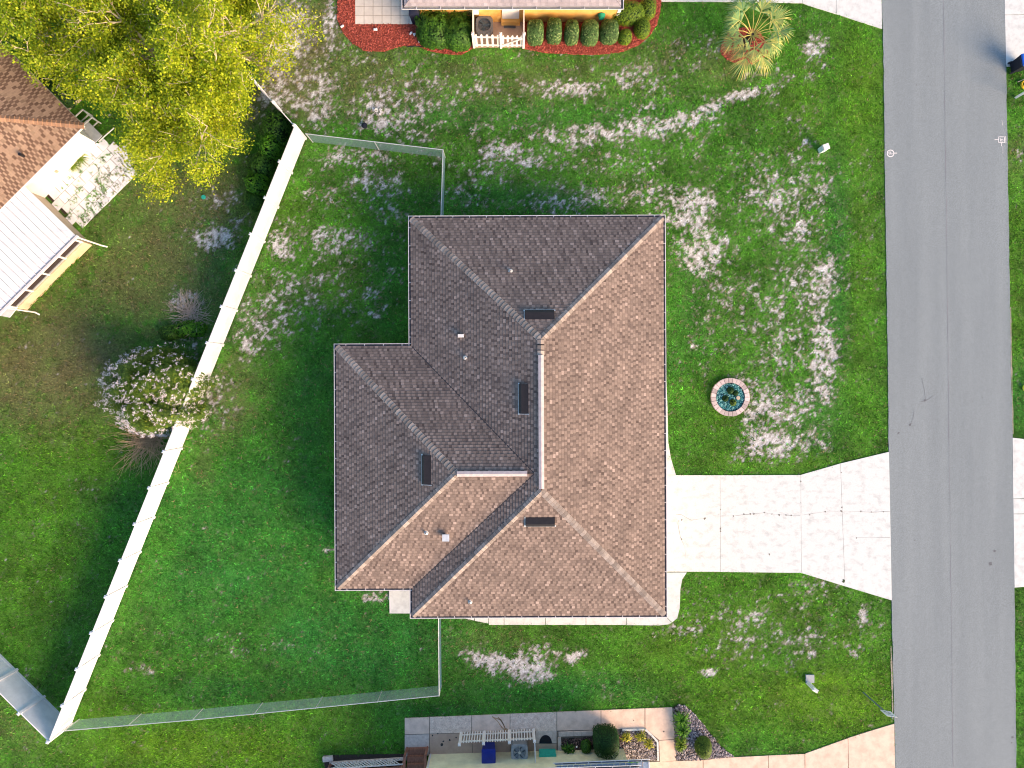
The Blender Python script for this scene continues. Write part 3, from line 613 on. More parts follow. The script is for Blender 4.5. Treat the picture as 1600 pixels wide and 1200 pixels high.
# flagstone patio on the left
fp = struct('patio', 'white flagstone patio overgrown with weeds behind the left house')
mb = MB(); mb.prism([P(*p)[:2] for p in inset(patioL_px, 2)], -.06, -.012); mb.build('bedding', m_soil, fp)
m_flag = mat('white_flagstone', (.80, .84, .92), (.68, .72, .80), scale=4, rough=.85, obj_random=.06, fine=.05)
EX = Vector((-.707, -.707)); SX = Vector((.707, -.707))     # along the wall, away from the wall (world)
o0 = P(150, 226); pw = [P(*p) for p in patioL_px]; pwx = [(v.x, v.y) for v in pw]
for i in range(-5, 10):
    for j in range(0, 11):
        sz = .5; c = Vector(o0[:2]) + EX * (i + .5 + (.5 if j % 2 else 0)) * sz + SX * (j + .55) * sz
        if inpoly(np.array([c.x]), np.array([c.y]), pwx)[0]:
            pl = []
            for a_, b_2 in ((-1, -1), (1, -1), (1, 1), (-1, 1)):
                q_ = c + EX * (a_ * sz * (.495 - random.uniform(0, .035))) + SX * (b_2 * sz * (.495 - random.uniform(0, .035))); pl.append((q_.x, q_.y))
            mb = MB(); mb.prism(pl, -.07, .012 + random.uniform(-.006, .008)); mb.build('flagstone', m_flag, fp)

# ------------------------------------------------------------------ roofs
def clip(poly, a, b, c):                  # keep a*x+b*y<=c
    out = []
    for i in range(len(poly)):
        p, q_ = poly[i], poly[(i + 1) % len(poly)]
        dp = a * p[0] + b * p[1] - c; dq = a * q_[0] + b * q_[1] - c
        if dp <= 0: out.append(p)
        if (dp < 0 and dq > 0) or (dp > 0 and dq < 0):
            t = dp / (dp - dq); out.append((p[0] + (q_[0] - p[0]) * t, p[1] + (q_[1] - p[1]) * t))
    return out
PAT = [(.17, .75), (.11, .25), (.15, .6), (.10, .15), (.14, .85), (.10, .38), (.15, .55), (.12, .12)]
PATL = sum(w_ for w_, _ in PAT)
def shingles(pieces, o, u, v, m, name, parent, expo=.145, scale=1.0, drift=.16, mode=0, **kw):
    """pieces: convex polygons in 3-D lying on one roof plane; o origin on the eave, u along the eave, v up the slope"""
    mb = MB(); nrm = u.cross(v).normalized()
    if nrm.z < 0: nrm = -nrm
    for pc in pieces:
        p2 = [((p - o).dot(u), (p - o).dot(v)) for p in pc]
        ar = sum(p2[i][0] * p2[(i + 1) % len(p2)][1] - p2[(i + 1) % len(p2)][0] * p2[i][1] for i in range(len(p2)))
        if ar < 0: p2 = p2[::-1]
        smin = min(p[1] for p in p2); smax = max(p[1] for p in p2)
        k = int(math.floor(smin / expo + 1e-6))
        while k * expo < smax - 1e-4:
            s0 = k * expo; s1 = s0 + expo
            row = clip(clip(p2, 0, -1, -s0), 0, 1, s1)
            if len(row) >= 3:
                a0 = min(p[0] for p in row); a1 = max(p[0] for p in row)
                off = (k * drift + .05 * math.sin(k * 1.7) + .30 * math.sin(k * .12 + 1)) * scale if not mode else k * .10 * scale
                rr_ = random.Random(k * 7 + 1)
                base = math.floor((a0 - off) / (PATL * scale)) * PATL * scale + off
                pos = base; i = 0
                while pos < a1:
                    w_, tn = (PAT[i % len(PAT)] if not mode else ((.125, .7), (.075, .1))[i % 2]); w_ *= scale
                    jr = rr_.uniform(-.012, .012)
                    L0 = pos; L1 = pos + w_
                    pos = L1; i += 1
                    if L1 < a0: continue
                    q_ = clip(clip(row, -1, 0, -L0), 1, 0, L1)
                    if len(q_) < 3: continue
                    raised = .006 if tn > .4 else 0
                    if mode: tn = 0.12 if (i % 2 and rr_.random() < .85) else .7
                    t = min(1, max(0, tn * .72 + .13 + .05 * math.sin(.55 * k + 2.2 * L0 + math.sin(L0 * .9)) + random.gauss(0, .12))) if not mode else tn + random.uniform(-.1, .25)
                    vv = []; n_ = len(q_)
                    for p in q_:
                        hgt = .006 + raised + .018 * (s1 - p[1]) / expo
                        vv.append(o + u * p[0] + v * p[1] + nrm * hgt)
                    ff = [tuple(range(n_))]
                    for e in range(n_):
                        a_, b_2 = q_[e], q_[(e + 1) % n_]
                        if abs(a_[1] - s0) < 1e-6 and abs(b_2[1] - s0) < 1e-6 and abs(a_[0] - b_2[0]) > 1e-4:
                            bb = len(vv); vv += [o + u * a_[0] + v * a_[1], o + u * b_2[0] + v * b_2[1]]
                            ff.append((e, bb, bb + 1, (e + 1) % n_))
                    mb.add(vv, ff, None, t)
                    if not mode:           # shadow line of the next course painted in, as a dark granule band
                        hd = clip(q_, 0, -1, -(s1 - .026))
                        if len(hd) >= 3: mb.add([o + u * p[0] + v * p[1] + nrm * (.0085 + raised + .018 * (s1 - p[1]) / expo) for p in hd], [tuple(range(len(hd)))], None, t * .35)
            k += 1
    return mb.build(name, m, parent, kind='stuff', **kw)
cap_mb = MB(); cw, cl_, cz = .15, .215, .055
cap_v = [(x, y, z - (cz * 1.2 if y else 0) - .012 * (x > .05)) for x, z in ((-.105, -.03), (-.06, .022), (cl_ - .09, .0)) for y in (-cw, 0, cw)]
cap_mb.add(cap_v, [(0, 1, 4, 3), (1, 2, 5, 4)], None, 0.0); cap_mb.add(cap_v, [(3, 4, 7, 6), (4, 5, 8, 7)], None, 1.0)  # front lip darkened to paint the shadow line between caps
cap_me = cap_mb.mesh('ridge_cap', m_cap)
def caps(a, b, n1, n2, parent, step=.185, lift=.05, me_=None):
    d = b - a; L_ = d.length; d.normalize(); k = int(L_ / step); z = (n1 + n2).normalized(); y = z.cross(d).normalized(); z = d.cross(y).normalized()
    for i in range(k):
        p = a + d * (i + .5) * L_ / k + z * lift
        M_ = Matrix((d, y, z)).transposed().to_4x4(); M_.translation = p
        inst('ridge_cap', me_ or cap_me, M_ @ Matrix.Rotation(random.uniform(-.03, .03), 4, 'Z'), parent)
def pnormal(a, b, c):
    n_ = (b - a).cross(c - a).normalized(); return n_ if n_.z > 0 else -n_
def gutter(pts, closed, parent, wdt=.13, dep=.10, hang=.78, out=1):
    """trough along eave points (3-D, ordered so the outside is on the right hand when walking)"""
    for a, b in zip(pts[:-1], pts[1:]):
        d = (b - a); L_ = d.length; d.normalize(); n_ = Vector((d.y, -d.x, 0)) * out
        mb = MB(); e0, e1 = a - d * 0, b + d * 0
        def q(s_, x, z): return (e0 if s_ == 0 else e1) + n_ * x + Vector((0, 0, z)) + d * ((-1 if s_ == 0 else 1) * x * ext[s_])
        ext = [1, 1]
        prof = [(0.004, -.02), (0.004, -dep), (wdt * .75, -dep), (wdt, -.03), (wdt, 0), (wdt - .028, 0), (wdt - .028, -.012), (wdt - .014, -.02), (wdt - .014, -.045), (wdt * .72, -dep + .012), (.016, -dep + .012), (.016, -.02)]
        v = [q(0, *p) for p in prof] + [q(1, *p) for p in prof]; n2 = len(prof)
        # outside corners are mitred, inside corners pulled back
        f = [(i, (i + 1) % n2, n2 + (i + 1) % n2, n2 + i) for i in range(n2)]
        mb.add(v, f); gt = mb.build('gutter', m_gutter, parent)
        mb = MB(); mb.add([q(0, .02, -dep + .03), q(0, wdt - .02, -dep + .03), q(1, wdt - .02, -dep + .03), q(1, .02, -dep + .03)], [(0, 1, 2, 3)]); mb.build('gutter_silt', m_gdebris, gt)  # dark silt sheet, its tone also painting the shade inside the trough
        k = max(1, int(L_ / hang)); hb = MB(); hb.box((0, 0, 0), (.03, wdt - .02, .012)); hm = hb.mesh('hanger', m_gutter)
        for i in range(k):
            p = a + d * (i + .5) * L_ / k + n_ * (wdt / 2) + Vector((0, 0, .002))
            inst('gutter_hanger', hm, Matrix.Translation(p) @ Matrix.Rotation(math.atan2(d.y, d.x), 4, 'Z'), gt)
def walls(pts, z1, m, parent, th=.15, name='wall'):
    n_ = len(pts)
    for i in range(n_):
        a = Vector((*pts[i], 0)); b = Vector((*pts[(i + 1) % n_], 0)); d = (b - a).normalized()
        mb = MB(); mb.bar(a + d * th * .5 + Vector((0, 0, z1 / 2 - .1)), b - d * th * .5 * -1 + Vector((0, 0, z1 / 2 - .1)) - d * 0, th, z1 + .2); mb.build(name, m, parent)
# ---- main house
zE = 2.7
house = thing('house', (0, 0, 0), R(.25), 'single storey house with grey brown shingled hip roof in the middle of the lawn', 'house')
HM = W[house]
def hp(x, y, z): return HM @ Vector((x, y, z))
xW, xE, yN, yS = -4.72, 7.125, 7.80, -10.88; xw, wN, wS = -8.24, 1.80, -9.56
xR = (xW + xE) / 2 + .05; pit = .458; zR = zE + (xR - xW) * pit
RN = hp(xR, yN - (xE - xR), zR); RS = hp(xR, -4.62, zR)
NW, NE, SE_, SW_ = hp(xW, yN, zE), hp(xE, yN, zE), hp(xE, yS, zE), hp(xW, yS, zE)
yM = (wN + wS) / 2; zr = zE + (wN - yM) * pit
VN, VS = hp(xW, wN, zE), hp(xW, wS, zE); VT = hp(xW + (zr - zE) / pit, yM, zr)
wNW, wSW = hp(xw, wN, zE), hp(xw, wS, zE); WR = hp(-2.42, yM, zr)
ux = (HM.to_3x3() @ Vector((1, 0, 0))); uy = (HM.to_3x3() @ Vector((0, 1, 0)))
def plane(pieces, o, u, name, label, m=m_shingle, parent=house, **kw):
    a = pieces[0]; nrm = None
    for i in range(len(a) - 2):
        c_ = (a[i + 1] - a[i]).cross(a[i + 2] - a[i + 1])
        if c_.length > .5: nrm = c_.normalized(); break
    if nrm.z < 0: nrm = -nrm
    v = nrm.cross(u).normalized()
    if v.z < 0: v = -v
    mb = MB()
    for pc in pieces:
        mb.add([p - nrm * .004 for p in pc] , [tuple(range(len(pc)))])
    deck = mb.build('roof', m_felt, parent, label=label)
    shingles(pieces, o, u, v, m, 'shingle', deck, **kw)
    return nrm
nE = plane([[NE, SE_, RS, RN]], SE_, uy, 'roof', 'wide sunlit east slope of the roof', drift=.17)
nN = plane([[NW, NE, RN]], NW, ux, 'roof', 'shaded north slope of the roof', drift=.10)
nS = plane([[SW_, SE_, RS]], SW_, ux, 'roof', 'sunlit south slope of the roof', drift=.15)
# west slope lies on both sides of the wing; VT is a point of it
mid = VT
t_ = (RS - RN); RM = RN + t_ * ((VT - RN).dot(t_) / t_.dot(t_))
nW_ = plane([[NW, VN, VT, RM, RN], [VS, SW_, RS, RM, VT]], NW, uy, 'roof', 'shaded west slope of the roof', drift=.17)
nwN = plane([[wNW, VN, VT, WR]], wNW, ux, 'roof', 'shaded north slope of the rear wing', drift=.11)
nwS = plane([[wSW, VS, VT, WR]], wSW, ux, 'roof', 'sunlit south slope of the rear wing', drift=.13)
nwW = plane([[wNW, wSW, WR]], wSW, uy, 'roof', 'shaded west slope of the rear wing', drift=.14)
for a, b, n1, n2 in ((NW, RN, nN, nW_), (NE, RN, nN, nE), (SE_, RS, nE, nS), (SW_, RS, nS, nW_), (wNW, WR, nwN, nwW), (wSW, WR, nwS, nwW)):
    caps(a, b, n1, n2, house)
vmb = MB()
for a, b in ((VN, VT), (VS, VT)): vmb.bar(a.lerp(b, .01) + Vector((0, 0, .028)), a.lerp(b, .995) + Vector((0, 0, .028)), .05, .012)
vmb.build('valley_flashing', mat('valley_metal', (.06, .055, .06), rough=.8), house)
# eave trim, gutters, walls
def ring(pts, clockwise=True): return pts + [pts[0]]
eave = [NW, NE, SE_, SW_, VS, wSW, wNW, VN]       # clockwise: the outside is on the left
dn = Vector((0, 0, -.02)); gpts = [p + dn for p in eave]
for i in range(len(gpts)):
    gutter([gpts[i], gpts[(i + 1) % len(gpts)]], False, house, out=-1)
inn = .45
wl = [(xW + inn, yN - inn), (xE - inn, yN - inn), (xE - inn, yS + inn), (xW + inn, yS + inn), (xW + inn, wS + inn), (xw + inn, wS + inn), (xw + inn, wN - inn), (xW + inn, wN - inn)]
wlw = [tuple(hp(x, y, 0)[:2]) for x, y in wl]
walls(wlw, zE - .12, m_stucco, house)
mb = MB(); mb.prism([tuple(p[:2]) for p in eave], zE - .14, zE - .12); mb.build('soffit', m_pvc, house)
gd = thing('garage', (0, 0, 0)); bpy.data.objects.remove(gd)
mb = MB()
for k in range(4):
    mb.bar(hp(xE - inn + .09, -9.0, .3 + k * .55), hp(xE - inn + .09, -4.4, .3 + k * .55), .05, .53)
mb.build('garage_door', m_pvc, house)
for (x, y, dx, dy) in ((xE - inn + .09, 3.5, 0, 1.6), (xE - inn + .09, -.5, 0, 1.0), (1.5, yN - inn + .09, 1.3, 0), (3.0, yS + inn - .09, 1.3, 0), (xw + inn - .09, -4.5, 0, 1.6)):
    a = hp(x - dx / 2, y - dy / 2, 1.5); b = hp(x + dx / 2, y + dy / 2, 1.5)
    mb = MB(); mb.bar(a, b, .05, 1.3); wn = mb.build('window', m_pvc, house)
    d = (b - a).normalized() * .06; mb = MB(); mb.bar(a + d, b - d, .07, 1.18); mb.build('pane', m_glass, wn)
# ray of the photograph through a roof plane, for the things that stand on it
def on(px, py, p0, nrm):
    o_ = Vector((0, 0, H)); d = P(px, py) - o_; t = (p0 - o_).dot(nrm) / d.dot(nrm); return o_ + d * t
def rvent(a, b, name_parent):
    n_ = Vector((0, 0, 1)); d = (b - a).normalized(); sd_ = d.cross(n_).normalized()
    prof = [(-.12, -.045), (-.115, -.005), (0, .035), (.115, -.005), (.12, -.045)]
    v = [a + sd_ * x + n_ * z for x, z in prof] + [b + sd_ * x + n_ * z for x, z in prof]; k = len(prof)
    mb = MB(); mb.add(v, [(i, i + 1, k + i + 1, k + i) for i in range(k - 1)] + [tuple(range(k)), tuple(range(2 * k - 1, k - 1, -1))]); return mb.build('ridge_vent', m_ridge, house)
up = Vector((0, 0, .07))
rvent(RN.lerp(RS, .105) + up, RN.lerp(RS, .985) + up, house); rvent(WR + ux * .02 + up, VT - ux * .32 + up, house)
for (a, n1, u_) in ((RN, nN, -uy), ):
    pass
capk = 0
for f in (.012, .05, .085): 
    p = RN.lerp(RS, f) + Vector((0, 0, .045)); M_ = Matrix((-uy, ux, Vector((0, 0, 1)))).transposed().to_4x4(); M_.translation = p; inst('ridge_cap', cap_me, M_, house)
def boxvent(px, py, p0, nrm, u, lab=None):
    c = on(px, py, p0, nrm); v = nrm.cross(u).normalized(); v = v if v.z > 0 else -v
    M_ = Matrix((u, v, u.cross(v) if u.cross(v).z > 0 else -u.cross(v))).transposed().to_4x4(); M_.translation = c
    L_, D = .64, .21
    pr = [(-D, .02), (-D, .13), (-D * .3, .17), (D, .035), (D, .02)]
    mb = MB(); vv = [(s_ * L_, y, z) for s_ in (-1, 1) for (y, z) in pr]; k = len(pr)
    mb.add(vv, [tuple(range(k)), tuple(range(2 * k - 1, k - 1, -1))] + [(i, (i + 1) % k, k + (i + 1) % k, k + i) for i in range(k)], M_)
    o = mb.build('roof_vent', m_vent, house, label=lab)
    mb = MB(); v_, f_ = box_vf(L_ * 2 + .12, .07, .02, (0, -D - .03, .035)); mb.add(v_, f_, M_)
    v_, f_ = box_vf(.03, D * 2 + .06, .02, (-L_ - .03, 0, .032)); mb.add(v_, f_, M_)
    mb.build('vent_flange', m_galv, o)
boxvent(843, 493, NW, nN, ux); boxvent(819, 623, NW, nW_, uy); boxvent(667.5, 734, wSW, nwW, uy); boxvent(844, 814, SW_, nS, ux)
def pipe(px, py, p0, nrm, down, h_=.28, r=.035):
    c = on(px, py, p0, nrm)
    mb = MB(); mb.tube([c, c + Vector((0, 0, h_))], r, 10); o = mb.build('vent_pipe', m_pvc, house)
    mb = MB(); mb.tube([c + nrm * .02, c + nrm * .03, c + Vector((0, 0, .09))], [.11, .10, r + .008], 10); mb.build('pipe_boot', m_galv, o)
    mb = MB(); mb.tube([c + Vector((0, 0, h_ + .001)), c + Vector((0, 0, h_ + .004))], r * .6, 8); mb.build('pipe_mouth', m_vent, o)
pipe(798, 424, NW, nN, 0, .34, .04); pipe(727.5, 559, NW, nW_, 0, .30, .045); pipe(666, 832, wSW, nwS, 0, .26); pipe(734.5, 940, SW_, nS, 0, .26)
c = on(720.5, 525, NW, nW_)
M_ = Matrix.Translation(c + Vector((0, 0, .10))) @ Matrix.Rotation(R(.25), 4, 'Z'); v_, f_ = box_vf(.27, .14, .18); mb = MB(); mb.add(v_, f_, M_); mb.build('exhaust_cap', m_pvc, house)
c = on(697.5, 838, wSW, nwS); mb = MB(); v_, f_ = box_vf(.16, .16, .3); mb.add(v_, f_, Matrix.Translation(c + Vector((0, 0, .12)))); o = mb.build('exhaust_stack', m_acdark, house)
mb = MB(); v_, f_ = box_vf(.31, .31, .07); mb.add(v_, f_, Matrix.Translation(c + Vector((0, 0, .32)))); mb.build('stack_cap', mat('cap_metal', (.62, .68, .74), (.5, .56, .62), rough=.35), o)

# ---- yellow house at the top
hy = thing('house', P(800, -60), 0, 'yellow stucco house with pale grey roof and white gutter at the top edge', 'house')
eY = P(800, 9.5, 2.7).y; eX0 = P(632, 0, 2.7).x; eX1 = P(970, 0, 2.7).x; dep = 11.0; hw = dep / 2
A, B = Vector((eX0, eY, 2.7)), Vector((eX1, eY, 2.7)); C_, D_ = Vector((eX1, eY + dep, 2.7)), Vector((eX0, eY + dep, 2.7))
r1, r2 = Vector((eX0 + hw, eY + hw, 2.7 + hw * .42)), Vector((eX1 - hw, eY + hw, 2.7 + hw * .42))
X_, Y_ = Vector((1, 0, 0)), Vector((0, 1, 0))
for pcs, u_ in (([[A, B, r2, r1]], X_), ([[C_, D_, r1, r2]], X_), ([[B, C_, r2]], Y_), ([[D_, A, r1]], Y_)):
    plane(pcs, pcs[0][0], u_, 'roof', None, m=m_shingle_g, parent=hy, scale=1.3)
gutter([A + dn, B + dn], False, hy, out=1, wdt=.14, hang=1.05); gutter([B + dn, C_ + dn], False, hy, out=1, wdt=.14, hang=1.05); gutter([D_ + dn, A + dn], False, hy, out=1, wdt=.14, hang=1.05)
wy = P(800, 32).y; wx0 = P(657, 0).x; wx1 = P(962, 0).x
walls([(wx0, wy), (wx1, wy), (wx1, wy + dep - 1.3), (wx0, wy + dep - 1.3)], 2.58, m_yellow, hy)
mb = MB(); mb.prism([(eX0, eY), (eX1, eY), (eX1, eY + dep), (eX0, eY + dep)], 2.6, 2.64); mb.build('soffit', m_pvc, hy)
mb = MB(); mb.bar((wx0 - .09, wy - .09, 1.3), (wx0 - .09, wy + .03, 1.3), .03, 2.55); mb.bar((wx0 - .04, wy - .09, 1.3), (wx0 + .06, wy - .09, 1.3), .03, 2.55)
mb.bar((wx1 - .06, wy - .09, 1.3), (wx1 + .1, wy - .09, 1.3), .03, 2.55); mb.build('corner_trim', m_pvc, hy)
xa, xb = P(785, 0).x, P(811, 0).x
mb = MB(); mb.box(((xa + xb) / 2, wy - .10, 1.42), (xb - xa, .06, 2.0)); dr = mb.build('door', m_pvc, hy)
mb = MB(); mb.tube([(xb - .09, wy - .13, 1.3), (xb - .09, wy - .18, 1.3)], .03, 8); mb.build('door_knob', m_galv, dr)
mb = MB(); mb.box(((xa + xb) / 2, wy - .16, .2), (xb - xa + .1, .22, .4)); mb.build('door_step', m_yellow, hy)
xa = P(745.5, 0).x
mb = MB(); mb.box((xa, wy - .13, 1.15), (.26, .12, .42)); eb = mb.build('meter_box', m_pvc, hy)
mb = MB()
for k in range(4): mb.tube([(xa - .1 + k * .065, wy - .12, .95), (xa - .1 + k * .065, wy - .13, .05)], .014, 6)
mb.build('conduit', m_black, eb)
mb = MB()
for k in range(5): mb.tube([(P(937, 0).x + (.17 - .012 * k) * math.cos(t), wy - .12 - .035 * k, .78 + (.17 - .012 * k) * math.sin(t)) for t in np.linspace(0, 2 * math.pi, 18)], .022, 6)
mb.tube([(P(937, 0).x, wy - .08, .78), (P(937, 0).x, wy - .32, .78)], .07, 10); mb.tube([(P(937, 0).x, wy - .3, .78), (P(937, 0).x, wy - .31, .78)], .13, 14)
mb.build('hose_reel', m_green, None, label='round green hose reel hung on the yellow wall behind the clipped shrubs', cat='hose reel')

def ac_unit(px, py, w_, h_, m, mf, label, hole=.36, sq=.0, open_fan=False):
    c = P(px, py); t = thing('air_conditioner', (c.x, c.y, 0), 0, label, 'air conditioner')
    n_ = 24; ro = w_ / 2
    def rsq(r, th, k=5): 
        c_, s_ = abs(math.cos(th)), abs(math.sin(th)); return r / ((c_ ** k + s_ ** k) ** (1 / k))
    mb = MB(); v = []; f = []
    levels = [(0.03, .97), (.03 + h_ * .9, .97), (h_ * .97, 1.0), (h_, .96)]
    for z, s_ in levels:
        for i in range(n_): th = 2 * math.pi * (i + .5) / n_; r = rsq(ro * s_, th); v.append((c.x + r * math.cos(th), c.y + r * math.sin(th), z))
    for i in range(n_): th = 2 * math.pi * (i + .5) / n_; v.append((c.x + hole * math.cos(th), c.y + hole * math.sin(th), h_ + .01))
    for i in range(n_): th = 2 * math.pi * (i + .5) / n_; v.append((c.x + hole * math.cos(th), c.y + hole * math.sin(th), h_ - .12))
    for L_ in range(5):
        for i in range(n_): j = (i + 1) % n_; f.append((L_ * n_ + i, L_ * n_ + j, (L_ + 1) * n_ + j, (L_ + 1) * n_ + i))
    f.append(tuple(5 * n_ + i for i in range(n_)))
    mb.add(v, f); mb.build('case', m, t)
    mb = MB()
    for i in range(3 if open_fan else 5):
        th = 2 * math.pi * i / (3 if open_fan else 5); d = Vector((math.cos(th), math.sin(th), 0)); s_ = Vector((-d.y, d.x, 0)); p = Vector((c.x, c.y, h_ - .07))
        mb.add([p + d * .05 - s_ * .04, p + d * .05 + s_ * .04 + Vector((0, 0, .03)), p + d * hole * .95 + s_ * hole * .42 + Vector((0, 0, .03)), p + d * hole * .95 - s_ * hole * .1], [(0, 1, 2, 3)])
    mb.build('fan', mf, t)
    mb = MB()
    for r in (hole * .35, hole * .55, hole * .75, hole * .95): mb.tube([(c.x + r * math.cos(a), c.y + r * math.sin(a), h_ + .012) for a in np.linspace(0, 2 * math.pi, 25)], .006, 4)
    for i in range(8): a = 2 * math.pi * i / 8; mb.tube([(c.x, c.y, h_ + .02), (c.x + hole * math.cos(a), c.y + hole * math.sin(a), h_ + .012)], .007, 4)
    mb.tube([(c.x, c.y, h_ + .015), (c.x, c.y, h_ + .03)], .07, 12); mb.build('grille', m_fan if open_fan else m_galv, t)
    return t
ac_unit(757.5, 48, .86, .62, m_acdark, m_fan, 'dark grey air conditioner behind the small picket gate of the yellow house', .33, open_fan=True)
mb = MB(); c = P(796.5, 38.5); mb.box((c.x, c.y, .022), (.6, .38, .02)); mb.build('doormat', m_acdark, None, label='dark rectangular doormat on the tan pad by the yellow house', cat='doormat')
# picket fences
def picket_run(a, b, h_, parent, posts=True, sp=.165, pw=.075):
    d = b - a; L_ = d.length; d.normalize(); n_ = Vector((-d.y, d.x, 0)); ang = math.atan2(d.y, d.x)
    pm = MB(); v = [(-pw / 2, -.011, .04), (pw / 2, -.011, .04), (pw / 2, -.011, h_ - .06), (0, -.011, h_), (-pw / 2, -.011, h_ - .06)]
    v += [(x, .011, z) for x, y, z in v]; pm.add(v, [(0, 1, 2, 3, 4), (9, 8, 7, 6, 5)] + [(i, 5 + i, 5 + (i + 1) % 5, (i + 1) % 5) for i in range(5)]); me_ = pm.mesh('picket', m_pvc)
    k = int(L_ / sp)
    for i in range(k): p = a + d * (i + .5) * L_ / k; inst('picket', me_, Matrix.Translation(p + n_ * .03) @ Matrix.Rotation(ang, 4, 'Z'), parent)
    for z in (.25, h_ - .22):
        mb = MB(); mb.bar(a + Vector((0, 0, z)), b + Vector((0, 0, z)), .045, .09); mb.build('rail', m_pvc, parent)
def post(p, h_, parent, w_=.11, name='post'):
    mb = MB(); mb.box((p.x, p.y, h_ / 2), (w_, w_, h_)); o = mb.build(name, m_pvc, parent)
    mb = MB(); v = [(-.08, -.08, h_), (.08, -.08, h_), (.08, .08, h_), (-.08, .08, h_), (-.08, -.08, h_ + .025), (.08, -.08, h_ + .025), (.08, .08, h_ + .025), (-.08, .08, h_ + .025), (0, 0, h_ + .07)]
    mb.add(v, [(3, 2, 1, 0), (0, 1, 5, 4), (1, 2, 6, 5), (2, 3, 7, 6), (3, 0, 4, 7), (4, 5, 8), (5, 6, 8), (6, 7, 8), (7, 4, 8)], Matrix.Translation((p.x, p.y, 0)) @ Matrix.Diagonal((w_ / .12, w_ / .12, 1, 1))); mb.build('post_cap', m_pvc, o)
pf = thing('picket_fence', P(741, 74), 0, 'white picket fence with gate enclosing the dark air conditioner by the yellow house', 'picket fence')
pa, pm_, pb, pc_ = P(741, 74), P(783, 74.5), P(818, 74.5), None
picket_run(pa, pm_, 1.28, pf, sp=.26, pw=.11); picket_run(pm_, pb, 1.2, pf, sp=.22, pw=.10)
mb = MB(); mb.bar(pm_ + Vector((.1, -.03, .3)), pb + Vector((-.1, -.03, 1.0)), .03, .09); mb.build('gate_brace', m_pvc, pf)
for p in (pa, pm_, pb): post(p, 1.42, pf)
for xx in (741, 818):
    a = P(xx, 72); b = Vector((a.x, wy - .1, 0)); a.z = b.z = 0
    mb = MB(); mb.bar(a + Vector((0, 0, .7)), b + Vector((0, 0, .7)), .05, 1.25); mb.build('side_panel', m_pvc, pf)

# ---- left house with aluminium porch
hl = thing('house', P(150, 225), 0, 'white stucco house with brown shingled roof and metal roofed porch on the left', 'house')
ES = Vector((-.7071, -.7071, 0)); EN = Vector((-.7071, .7071, 0)); So = -EN; No = -ES     # along the SE eave, along the NE eave (away from the corner), outward normals
zl = 2.55; ec = P(131, 196.5, zl)
LA = 16.0; LB = 9.6; hwl = LB / 2
e1 = ec + ES * LA; e2 = ec + EN * LB; e3 = e1 + EN * LB
pr_ = .42; rr1 = ec + (ES + EN) * hwl + Vector((0, 0, hwl * pr_)); rr2 = e1 + (-ES + EN) * hwl + Vector((0, 0, hwl * pr_))
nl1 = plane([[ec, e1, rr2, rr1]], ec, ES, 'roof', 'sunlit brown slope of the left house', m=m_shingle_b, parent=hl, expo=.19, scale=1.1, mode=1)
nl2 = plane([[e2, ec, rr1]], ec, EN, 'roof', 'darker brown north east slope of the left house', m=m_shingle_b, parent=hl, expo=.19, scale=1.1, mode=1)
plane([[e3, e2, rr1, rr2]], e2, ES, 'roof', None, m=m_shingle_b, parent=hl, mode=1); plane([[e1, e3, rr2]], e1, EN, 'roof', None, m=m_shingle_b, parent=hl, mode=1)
m_capb = mat('brown_cap', (.36, .22, .14), (.28, .17, .11), scale=4, rough=.9, obj_random=.15)
capb = cap_me.copy(); capb.materials.clear(); capb.materials.append(m_capb)
caps(ec, rr1, nl1, nl2, hl, me_=capb)
bc = P(150.5, 225); b1 = bc + ES * (LA - 1.2); b2 = bc + EN * (LB - 1.2); b3 = b1 + EN * (LB - 1.2)
walls([tuple(p[:2]) for p in (bc, b1, b3, b2)][::-1], 2.45, m_whitewall, hl)
mb = MB(); mb.prism([tuple(p[:2]) for p in (ec, e1, e3, e2)], 2.45, 2.5); mb.build('soffit', m_pvc, hl)
mb = MB(); mb.bar(ec + dn * 2, e1 + dn * 2, .03, .12); mb.bar(ec + dn * 2, e2 + dn * 2, .03, .12); mb.build('fascia', m_pvc, hl)
c = on(37, 244, ec, nl1); mb = MB(); mb.tube([c, c + Vector((0, 0, .3))], .07, 10); mb.build('vent_pipe', m_vent, hl)
q0 = bc + ES * 2.15 + So * .09 + Vector((0, 0, .8)); mb = MB(); mb.bar(q0, q0 + ES * .14, .05, .2); mb.build('outlet_cover', mat('outlet', (.45, .33, .25)), hl)
